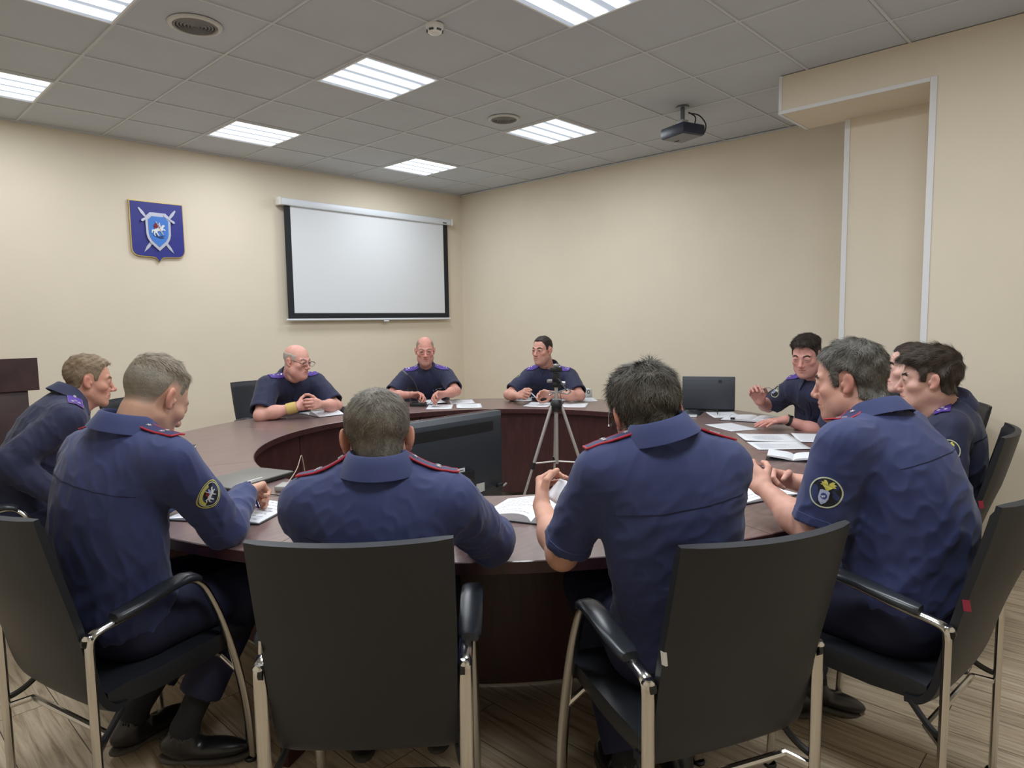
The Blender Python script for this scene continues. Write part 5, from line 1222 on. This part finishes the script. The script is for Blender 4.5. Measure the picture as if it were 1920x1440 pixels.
# eyeglass case
t = thing('eyeglass_case', 'rounded black case behind the arched booklet page', 'case', (2.95, 4.60, TZ), R(-40))
MB().grid([[(x, 0.035*s*math.cos(a), 0.003+0.048*s*max(0, math.sin(a))) for a in [PI*k/10 for k in range(11)]] for x, s in ((-0.08, 0.3), (-0.075, 0.75), (-0.06, 1), (0.06, 1), (0.075, 0.75), (0.08, 0.3))], closed=True, capped=True).build('shell', M_plastic, t)
MB().box((0, -0.034, 0.02), (0.02, 0.004, 0.014), bev=0.001).build('clasp', M_silver, t)
# gooseneck microphone
t = thing('gooseneck_microphone', 'black gooseneck microphone on a table base', 'microphone', (3.56, 4.50, TZ), R(-50))
MB().box((0, 0, 0.016), (0.13, 0.10, 0.03), bev=0.008).build('base', M_plastic, t); MB().box((0.02, -0.03, 0.032), (0.03, 0.014, 0.004), bev=0.001).build('button', M_silver, t)
iv = Matrix.Rotation(R(50), 3, 'Z')
pth = [iv @ (Vector(p)-Vector((3.56, 4.50, TZ))) for p in [(3.564, 4.523, 0.775), (3.575, 4.525, 0.866), (3.566, 4.545, 0.94), (3.548, 4.575, 0.985), (3.525, 4.60, 1.015)]]
MB().tube(smooth_path(pth), 0.0042, seg=9).build('gooseneck', M_plastic, t)
e = pth[-1]; dd = (pth[-1]-pth[-2]).normalized()
MB().tube([e-dd*0.005, e+dd*0.01, e+dd*0.04, e+dd*0.055], [0.005, 0.010, 0.011, 0.006], seg=12).build('microphone_head', mat('mic_grey', srgb(96, 100, 112), 0.5), t)
# camcorder
t = thing('camcorder', 'small black camcorder lying on sheets beside the tripod pole', 'camera', (4.46, 3.87, TZ+0.004), R(-58))
MB().box((0, 0, 0.021), (0.15, 0.075, 0.04), bev=0.008).build('body', M_plastic, t)
MB().tube([(-0.07, -0.01, 0.022), (-0.10, -0.01, 0.022)], [0.018, 0.016], seg=14).build('lens_barrel', M_gloss, t); MB().lathe([(0.015, 0), (0.018, 0), (0.018, 0.003), (0.013, 0.003)], c=(-0.102, -0.01, 0.022), M=Matrix.Rotation(R(-90), 4, 'Y'), seg=16).build('lens_ring', M_silver, t)
MB().box((0.01, -0.0385, 0.022), (0.09, 0.004, 0.03), bev=0.001).build('side_screen', M_gloss, t)
# carton
t = thing('small_carton', 'small white carton with a round dark mark at the far table edge', 'box', (4.93, 3.765, TZ), R(-18))
MB().box((0, 0, 0.039), (0.085, 0.085, 0.078), bev=0.001).build('carton', mat('carton_white', srgb(228, 229, 226), 0.6), t)
MB().box((-0.0432, 0.0, 0.04), (0.001, 0.012, 0.066)).build('side_stripe', mat('carton_stripe', srgb(150, 160, 190), 0.6), t, smooth=False)
MB().lathe([(0.012, 0), (0.018, 0), (0.018, 0.001), (0.012, 0.001)], c=(0.0, -0.0435, 0.052), M=Matrix.Rotation(R(90), 4, 'X'), seg=20).build('round_mark', MATS['black_print'], t)
for k in range(2): MB().box((-0.0434, 0.025-k*0.05, 0.035+0.01*k), (0.001, 0.018, 0.006)).build('print_mark', MATS['black_print'], t, smooth=False)
# pink and grey bits by the closed laptop: card reader, strap and cord
t = thing('card_reader', 'small grey box among cords beside the closed laptop', 'card reader', (1.365, 2.655, TZ), R(40))
MB().box((0, 0, 0.013), (0.085, 0.055, 0.024), bev=0.006).build('case', mat('reader_grey', srgb(160, 158, 154), 0.45), t); MB().box((0.03, -0.028, 0.012), (0.03, 0.004, 0.012)).build('slot', M_plastic, t)
t = thing('lanyard', 'black strap and thin cord lying right of the open notebook', 'strap', (1.30, 2.53, TZ))
MB().tube(smooth_path([(-0.03, 0.10, 0.004), (0.0, 0.03, 0.004), (-0.02, -0.03, 0.004), (0.06, -0.10, 0.004)]), 0.002, seg=6).build('cord', M_plastic, t)
MB().box((0.02, -0.05, 0.003), (0.10, 0.016, 0.003), rot=Matrix.Rotation(R(-68), 3, 'Z')).build('strap', M_plastic, t)
t = thing('thin_cable', 'thin pale cable curving up behind the closed laptop', 'cable', (1.45, 2.76, TZ))
MB().tube(smooth_path([(-0.10, -0.10, 0.003), (-0.02, -0.02, 0.01), (0.05, 0.03, 0.05), (0.09, 0.06, 0.10), (0.11, 0.08, 0.06), (0.12, 0.085, 0.003)]), 0.002, seg=6).build('cord', mat('cord_pale', srgb(190, 176, 160), 0.5), t)
# white cord over the inner edge
t = thing('white_cord', 'white cord hanging over the inner table edge beside the dark-haired man face', 'cord', (4.19, 2.90, TZ))
MB().tube(smooth_path([(0.12, 0.14, 0.004), (0.06, 0.05, 0.004), (0.0, 0.0, 0.006), (-0.025, -0.01, -0.03), (-0.03, -0.02, -0.08), (-0.03, -0.03, -0.13), (-0.032, -0.02, -0.20), (-0.032, -0.05, -0.32), (-0.03, -0.07, -0.45)]), 0.0045, seg=7).build('cord', M_whitep, t)
MB().tube(smooth_path([(-0.028, -0.01, -0.05), (-0.036, -0.045, -0.10), (-0.03, -0.05, -0.16), (-0.034, -0.03, -0.24)]), 0.003, seg=6).build('second_strand', M_whitep, t)
t = thing('cord_pull', 'tiny white bob hanging on a thread from the inner table edge', 'cord', (4.205, 2.985, TZ))
MB().tube(smooth_path([(0.03, 0.02, 0.003), (0, 0, 0.003), (-0.018, -0.006, -0.02), (-0.018, -0.006, -0.09)]), 0.001, seg=5).build('thread', M_whitep, t); MB().lathe([(0, 0), (0.006, 0.003), (0.006, 0.014), (0, 0.018)], c=(-0.018, -0.006, -0.108), seg=10).build('bob', M_whitep, t)

# ------------------------------------------------------------------ tripod inside the ring
M_alu = mat('tripod_aluminium', srgb(196, 192, 188), 0.35, 0.5)
t = thing('camera_tripod', 'silver and black camera tripod standing inside the ring of the table', 'tripod', (3.055, 2.552, 0), R(0))
MB().lathe([(0, 0.915), (0.022, 0.915), (0.034, 0.935), (0.036, 0.965), (0.024, 0.985), (0, 0.985)], seg=14).build('hub', M_plastic, t)
MB().tube([(0, 0, 0.60), (0, 0, 1.06)], 0.011, seg=12).build('centre_column', M_alu, t)
for k, a in enumerate((148, 302, 45)):
    c, s = math.cos(R(a)), math.sin(R(a)); top = Vector((0.03*c, 0.03*s, 0.95)); ft = Vector((0.345*c, 0.345*s, 0.006)); P_ = lambda q: top+(ft-top)*q
    l = MB(); l.tube([P_(0.0), P_(0.38)], 0.0095, seg=10); lo_ = l.build('leg', M_alu, t)
    MB().tube([P_(0.37), P_(0.70)], 0.0075, seg=10).build('middle_section', M_alu, lo_); MB().tube([P_(0.69), P_(0.985)], 0.0055, seg=10).build('lower_section', M_alu, lo_)
    for q in (0.375, 0.695): MB().tube([P_(q-0.02), P_(q+0.02)], 0.0125, seg=10).build('leg_lock', M_plastic, lo_)
    MB().tube([P_(0.975), ft], 0.010, seg=8).build('rubber_foot', M_plastic, lo_)
    MB().tube([(0, 0, 0.615), tuple(P_(0.36))], 0.0045, seg=8).build('brace', M_alu, t)
h = MB(); h.box((0, 0, 1.075), (0.035, 0.035, 0.03), bev=0.005); h.box((0, 0, 1.115), (0.028, 0.04, 0.06), bev=0.005); h.box((0, 0, 1.165), (0.06, 0.05, 0.03), bev=0.006); h.build('pan_head', M_plastic, t)
MB().tube([(-0.03, 0.01, 1.10), (-0.055, 0.02, 1.10)], 0.010, seg=10).build('knob', M_silver, t); MB().tube([(0.02, -0.02, 1.085), (0.035, -0.04, 1.085)], 0.009, seg=10).build('knob', M_silver, t)
MB().tube(smooth_path([(0, 0, 1.12), (-0.02, -0.05, 1.10), (-0.05, -0.12, 1.05)]), 0.005, seg=8).build('pan_handle', M_plastic, t)
MB().box((0, 0, 1.19), (0.03, 0.026, 0.018), bev=0.004).build('quick_plate', M_silver, t)
c_ = MB(); c_.tube(smooth_path([(-0.03, 0.03, 1.035), (0, 0, 1.03), (0.045, -0.045, 1.045), (0.06, -0.06, 1.035), (0.045, -0.045, 1.02), (0, 0, 1.03), (-0.03, 0.03, 1.012)]), 0.0045, seg=7); c_.build('crank', M_silver, t)
MB().tube(smooth_path([(0.01, -0.01, 1.06), (0.02, -0.02, 0.99), (0.016, -0.018, 0.93)]), 0.002, seg=6).build('strap', M_plastic, t)

# ------------------------------------------------------------------ flat television standing inside the ring, back to the camera
t = thing('television', 'large flat black television standing inside the ring, its back showing', 'television', (2.55, 3.05, 0), 0)
M_tvb = mat('tv_back', srgb(44, 50, 58), 0.4, bump=(300, 0.05, 0.001)); M_tvf = mat('tv_bezel', srgb(70, 40, 46), 0.25)
rows = []
for zf_, y in ((0.0, 0.02), (0.0, -0.035), (0.03, -0.065), (0.06, -0.075)):
    rows.append([(-0.5+zf_*0.9, y, 0.275+zf_), (0.5-zf_*0.9, y, 0.275+zf_), (0.5-zf_*0.9, y, 0.885-zf_*0.8), (-0.5+zf_*0.9, y, 0.885-zf_*0.8)])
MB().grid(rows, closed=True, capped=True).build('back_shell', M_tvb, t, sharp=25)
MB().box((0, 0.028, 0.58), (1.004, 0.018, 0.616), bev=0.004).build('bezel', M_tvf, t); MB().box((0, 0.0375, 0.585), (0.95, 0.002, 0.55)).build('screen', M_gloss, t, smooth=False)
for zz in range(14): MB().box((0.02, -0.0755, 0.775+zz*0.0045), (0.74, 0.002, 0.0018)).build('vent_slot', M_plastic, t, smooth=False)
lb = MB().box((0.10, -0.077, 0.545), (0.085, 0.002, 0.065)).build('rating_label', M_paper, t, smooth=False)
for k in range(4): MB().box((0.10-0.006*k, -0.0785, 0.565-0.011*k), (0.06-0.012*k, 0.001, 0.003)).build('label_print', MATS['black_print'], lb, smooth=False)
MB().box((0.27, -0.077, 0.43), (0.07, 0.002, 0.055)).build('rating_label', mat('label_grey', srgb(190, 192, 190), 0.6), t, smooth=False)
MB().box((0.15, -0.085, 0.52), (0.11, 0.024, 0.07), bev=0.004).build('port_panel', M_plastic, t)
MB().tube(smooth_path([(0.28, -0.09, 0.405), (0.36, -0.10, 0.40), (0.42, -0.095, 0.408)]), 0.004, seg=6).build('cable', M_plastic, t); MB().box((0.425, -0.092, 0.42), (0.05, 0.02, 0.022), bev=0.004).build('plug', M_plastic, t)
MB().tube([(0.445, -0.10, 0.41), (0.475, -0.102, 0.425)], 0.006, seg=8).build('jack', M_silver, t)
MB().box((0, 0.0, 0.19), (0.16, 0.035, 0.20), bev=0.006).build('stand_neck', M_plastic, t); MB().box((0, 0.0, 0.0125), (0.60, 0.28, 0.025), bev=0.008).build('stand_base', M_gloss, t)

# ------------------------------------------------------------------ lectern
t = thing('lectern', 'dark wooden lectern with a wider boxed top against the left of the room', 'lectern', (0.70, 5.50, 0), 0)
M_lec = mahogany('lectern_wood', srgb(52, 34, 36), srgb(68, 46, 46), 0.45)
MB().box((0, 0, 0.525), (0.57, 0.36, 1.05), bev=0.003).build('body', M_lec, t)
MB().grid([[(x, -0.20, 1.05), (x, -0.20, 1.262), (x, 0.22, 1.16), (x, 0.22, 1.05)] for x in (-0.345, 0.345)], closed=True, capped=True).build('boxed_top', M_lec, t, sharp=20)
MB().box((0, 0.0, 0.03), (0.62, 0.42, 0.06), bev=0.003).build('plinth', M_lec, t)

# ------------------------------------------------------------------ blue shield plaque on the wall
M_blue = mat('plaque_blue', srgb(36, 40, 132), 0.4); M_gold = mat('plaque_gold', srgb(190, 170, 110), 0.35, 0.6); M_plqs = mat('plaque_silver', srgb(186, 188, 206), 0.35, 0.3); M_sky = mat('plaque_sky', srgb(58, 120, 206), 0.45)
t = thing('wall_emblem', 'blue shield plaque with crossed swords and a rider on the wall', 'emblem', (2.268, YB, 2.30), 0)
MX = Matrix.Rotation(R(90), 4, 'X')                                  # plan outline stands up, extruding towards the room
def plq(poly, y0, th, name, m, parent, s=1.0, dx=0, dz=0):
    M = Matrix.Translation((dx, y0, dz)) @ MX
    return MB().prism([(p[0]*s, p[1]*s) for p in poly], th, M).build(name, m, parent, sharp=30)
out_ = [(-0.226, 0.266), (-0.226, -0.15), (-0.222, -0.178), (-0.210, -0.200), (-0.192, -0.214), (-0.165, -0.221), (-0.05, -0.226), (-0.030, -0.232), (-0.014, -0.246), (0, -0.272), (0.014, -0.246), (0.030, -0.232), (0.05, -0.226), (0.165, -0.221), (0.192, -0.214), (0.210, -0.200), (0.222, -0.178), (0.226, -0.15), (0.226, 0.266)]
plq(out_, -0.002, 0.022, 'gold_edge', M_gold, t); plq([(p[0]*0.968, p[1]*0.968) for p in out_], -0.006, 0.022, 'blue_field', M_blue, t)
blade = [(-0.010, 0.0), (-0.014, 0.10), (0, 0.135), (0.014, 0.10), (0.010, 0.0)]
for sx in (-1, 1):
    sw = MB(); A_ = Matrix.Translation((0, -0.0285, -0.01)) @ Matrix.Rotation(R(sx*-36), 4, 'Y')
    grip = [(-0.008, 0.17), (-0.013, 0.215), (-0.006, 0.262), (0.006, 0.262), (0.013, 0.215), (0.008, 0.17)]
    bl = [(-0.009, 0.17), (-0.012, -0.16), (0, -0.215), (0.012, -0.16), (0.009, 0.17)]
    gd = [(-0.05, 0.150), (-0.058, 0.164), (-0.045, 0.172), (0, 0.166), (0.045, 0.172), (0.058, 0.164), (0.05, 0.150), (0, 0.152)]
    for q in (grip, bl): sw.prism(q, 0.006, A_ @ MX)
    so_ = sw.build('sword', M_plqs, t, sharp=30)
    MB().prism(gd, 0.006, Matrix.Translation((0, -0.016-0.001*sx, 0)) @ A_ @ MX).build('sword_guard', M_plqs, so_, sharp=30)
shp = [(-0.065, 0.168), (0.065, 0.168), (0.106, 0.128), (0.103, -0.02), (0.094, -0.06), (0.072, -0.10), (0, -0.168), (-0.072, -0.10), (-0.094, -0.06), (-0.103, -0.02), (-0.106, 0.128)]
plq(shp, -0.034, 0.010, 'silver_shield', M_plqs, t); plq(shp, -0.036, 0.011, 'sky_field', M_sky, t, 0.80, 0, 0.0)
M_drg = mat('plaque_dark', srgb(24, 52, 110), 0.5)
plq([(-.6, -.62), (-.2, -.78), (.1, -.92), (.5, -.86), (.3, -.72), (.62, -.6), (.2, -.62), (0, -.74), (-.35, -.5)], -0.046, 0.005, 'dragon', M_drg, t, 0.085, 0.0, 0.02)
plq(HORSE, -0.048, 0.005, 'horse', M_pw, t, 0.078, 0.004, 0.025); plq(CAPE, -0.050, 0.004, 'cape', M_pr, t, 0.078, 0.004, 0.025); plq(RIDER, -0.051, 0.005, 'rider', M_plqs, t, 0.078, 0.004, 0.025); plq(SPEAR, -0.053, 0.003, 'spear', M_plqs, t, 0.078, 0.004, 0.025)
# ------------------------------------------------------------------ things in hands
g = G['P2']
tp = (Vector(g.tips['R']['t'])+Vector(g.tips['R']['i']))/2
pd = Vector((0.10, -0.40, -0.9)).normalized(); tipp = tp+pd*0.03
pen('blue pen in the writing hand over the open notebook', tuple(tipp-pd*0.068), pd, M_penb)
def flat_phone(label, c, ex, ey):
    ex = Vector(ex).normalized(); ez = ex.cross(Vector(ey)).normalized(); ey = ez.cross(ex)
    t = thing('mobile_phone', label, 'phone', tuple(c)); t.rotation_mode = 'QUATERNION'; t.rotation_quaternion = Matrix((ex, ey, ez)).transposed().to_quaternion()
    MB().box((0, 0, 0), (0.145, 0.072, 0.009), bev=0.003).build('body', M_plastic, t); MB().box((0, 0, 0.005), (0.135, 0.064, 0.001)).build('screen', mat('screen_glow', srgb(120, 116, 170), 0.15), t)
    return t
h = Vector(g.tips['L']['m']); a_, n_, s_ = [Vector(q) for q in g.handaxes['L']]
flat_phone('mobile phone under the flat hand at the left page of the open notebook', Vector((g.wr['L'][0]+a_.x*0.13, g.wr['L'][1]+a_.y*0.13, 0.776)), Vector((a_.x, a_.y, 0)), Vector((-a_.y, a_.x, 0)))
# P4: page held up between thumb and fingers
g = G['P4']
t = thing('held_page', 'white page held up in one hand over the open notebook', 'paper', (1.60, 1.27, 0.90))
cor = [Vector((1.572, 1.363, 0.902)), Vector((1.639, 1.357, 0.947)), Vector((1.653, 1.179, 0.917)), Vector((1.562, 1.192, 0.844))]
rows = []
for i in range(9):
    u = i/8; rows.append([tuple(cor[0].lerp(cor[3], u).lerp(cor[1].lerp(cor[2], u), j/8)+Vector((0.0, 0.0, 0.012*math.sin(PI*u)*math.sin(PI*j/8)))-Vector(t.location)) for j in range(9)])
mb = MB(); mb.grid(rows); o = mb.build('page', M_paper, t); md = o.modifiers.new('t', 'SOLIDIFY'); md.thickness = 0.0006
# P4 glasses on the nose, temples over the ears
def worn(g, label, frame, dz=0.0, slide=0.0, pitch=0.0):
    HR = Matrix([list(r) for r in g.HR]); k = g.k
    loc = Vector(g.hc)+HR @ Vector((0, 0.103+slide, -0.001+dz))*k
    M3 = HR @ Matrix.Rotation(R(180), 3, 'Z') @ Matrix.Rotation(R(pitch), 3, 'X')
    t = glasses('eyeglasses', label, tuple(loc), M3, 0.0, frame); t.scale = (1.14, 1.0, 1.1); return t
worn(G['P4'], 'eyeglasses worn by the dark-haired man holding up a page', M_plastic)
worn(G['P11'], 'thin dark eyeglasses worn low by the bald man', M_plastic, -0.004, 0.008, 6)
# P5: pale pen between both hands
g = G['P5']; a = (Vector(g.tips['L']['t'])+Vector(g.tips['L']['i']))/2; b = (Vector(g.tips['R']['t'])+Vector(g.tips['R']['i']))/2
pen('pale pen between the fingers of the heavy-set man', tuple(a+Vector((-0.02, 0.03, 0.0))), Vector((-0.6, 0.7, 0.1)), M_penw)
# P9: white pen between the hands
g = G['P9']; a = (Vector(g.tips['L']['t'])+Vector(g.tips['L']['i']))/2; b = Vector(g.tips['R']['i'])*0.5+Vector(g.tips['R']['t'])*0.5
pen('white pen held between both hands by the tripod', tuple((a+b)/2), (b-a), M_penw, L=min(0.16, max(0.13, (b-a).length+0.05)))
# P10 and P8: glasses in the hands
g = G['P10']; a = (Vector(g.tips['L']['t'])+Vector(g.tips['R']['t']))/2
glasses('eyeglasses', 'eyeglasses held in both hands behind the gooseneck microphone', tuple(a+Vector((-0.02, -0.03, 0.0))), Matrix.Rotation(R(150), 3, 'Z') @ Matrix.Rotation(R(35), 3, 'X'), 0.3)
g = G['P8']; a = (Vector(g.tips['R']['t'])+Vector(g.tips['R']['i']))/2
glasses('eyeglasses', 'eyeglasses dangling from the raised hand beside the open laptop', tuple(a+Vector((0, 0, 0.0))), Matrix.Rotation(R(100), 3, 'Z') @ Matrix.Rotation(R(-10), 3, 'X'), 0.15)
# wristwatch and bandage follow the forearm
def band(g, S, name, label, cat, m, back, width, r, extra=None):
    w = Vector(g.wr[S]); e = Vector(g.el[S]); d = (e-w).normalized(); c = w+d*back
    t = thing(name, label, cat, tuple(c)); t.rotation_mode = 'QUATERNION'; t.rotation_quaternion = d.to_track_quat('Z', 'X')
    MB().lathe([(r*0.93, -width/2), (r, -width/2+0.001), (r*1.04, 0), (r*1.02, width/2-0.001), (r*0.95, width/2)], seg=28).build('band', m, t)
    return t
t = band(G['P8'], 'L', 'wristwatch', 'black wristwatch on the flat hand by the ring notebook', 'watch', M_plastic, 0.018, 0.022, 0.0325)
up = t.rotation_quaternion.inverted() @ Vector((0, 0, 1)); up.z = 0; up.normalize(); ang = math.atan2(up.y, up.x)
w_ = MB().lathe([(0, 0.006), (0.017, 0.006), (0.019, 0.003), (0.019, 0)], c=(0, 0, 0), M=Matrix.Translation(up*0.031) @ up.to_track_quat('Z', 'X').to_matrix().to_4x4(), seg=20).build('watch_case', M_gloss, t)
band(G['P11'], 'R', 'wrist_bandage', 'yellow elastic bandage around the bald man wrist', 'bandage', mat('bandage_yellow', srgb(206, 178, 110), 0.9, bump=(500, 0.3, 0.001)), 0.035, 0.075, 0.041)
# ------------------------------------------------------------------ camera, world, view
cam = bpy.data.cameras.new('camera'); cam.sensor_fit = 'HORIZONTAL'; cam.sensor_width = 36.0
cam.lens = 1260.82067/1920*36.0
co = bpy.data.objects.new('camera', cam); C.objects.link(co)
yaw, pitch, roll = 0.761838987, 0.0920452797, -0.0146785203
Fv = Vector((math.cos(yaw)*math.cos(pitch), math.sin(yaw)*math.cos(pitch), -math.sin(pitch)))
Rv = Vector((math.sin(yaw), -math.cos(yaw), 0)); Uv = Rv.cross(Fv)
c_, s_ = math.cos(roll), math.sin(roll)
r2 = Rv*c_+Uv*s_; u2 = Uv*c_-Rv*s_
co.matrix_world = Matrix(((r2.x, u2.x, -Fv.x, 0), (r2.y, u2.y, -Fv.y, 0), (r2.z, u2.z, -Fv.z, 1.45), (0, 0, 0, 1)))
cam.clip_start = 0.05; cam.clip_end = 60
bpy.context.scene.camera = co
w = bpy.data.worlds.new('world'); bpy.context.scene.world = w; w.use_nodes = True
w.node_tree.nodes['Background'].inputs['Color'].default_value = (0.8, 0.87, 1, 1); w.node_tree.nodes['Background'].inputs['Strength'].default_value = 0.05
vs = bpy.context.scene.view_settings
vs.view_transform = 'Standard'; vs.look = 'None'; vs.gamma = 1.0; vs.use_curve_mapping = False; vs.exposure = 0.27
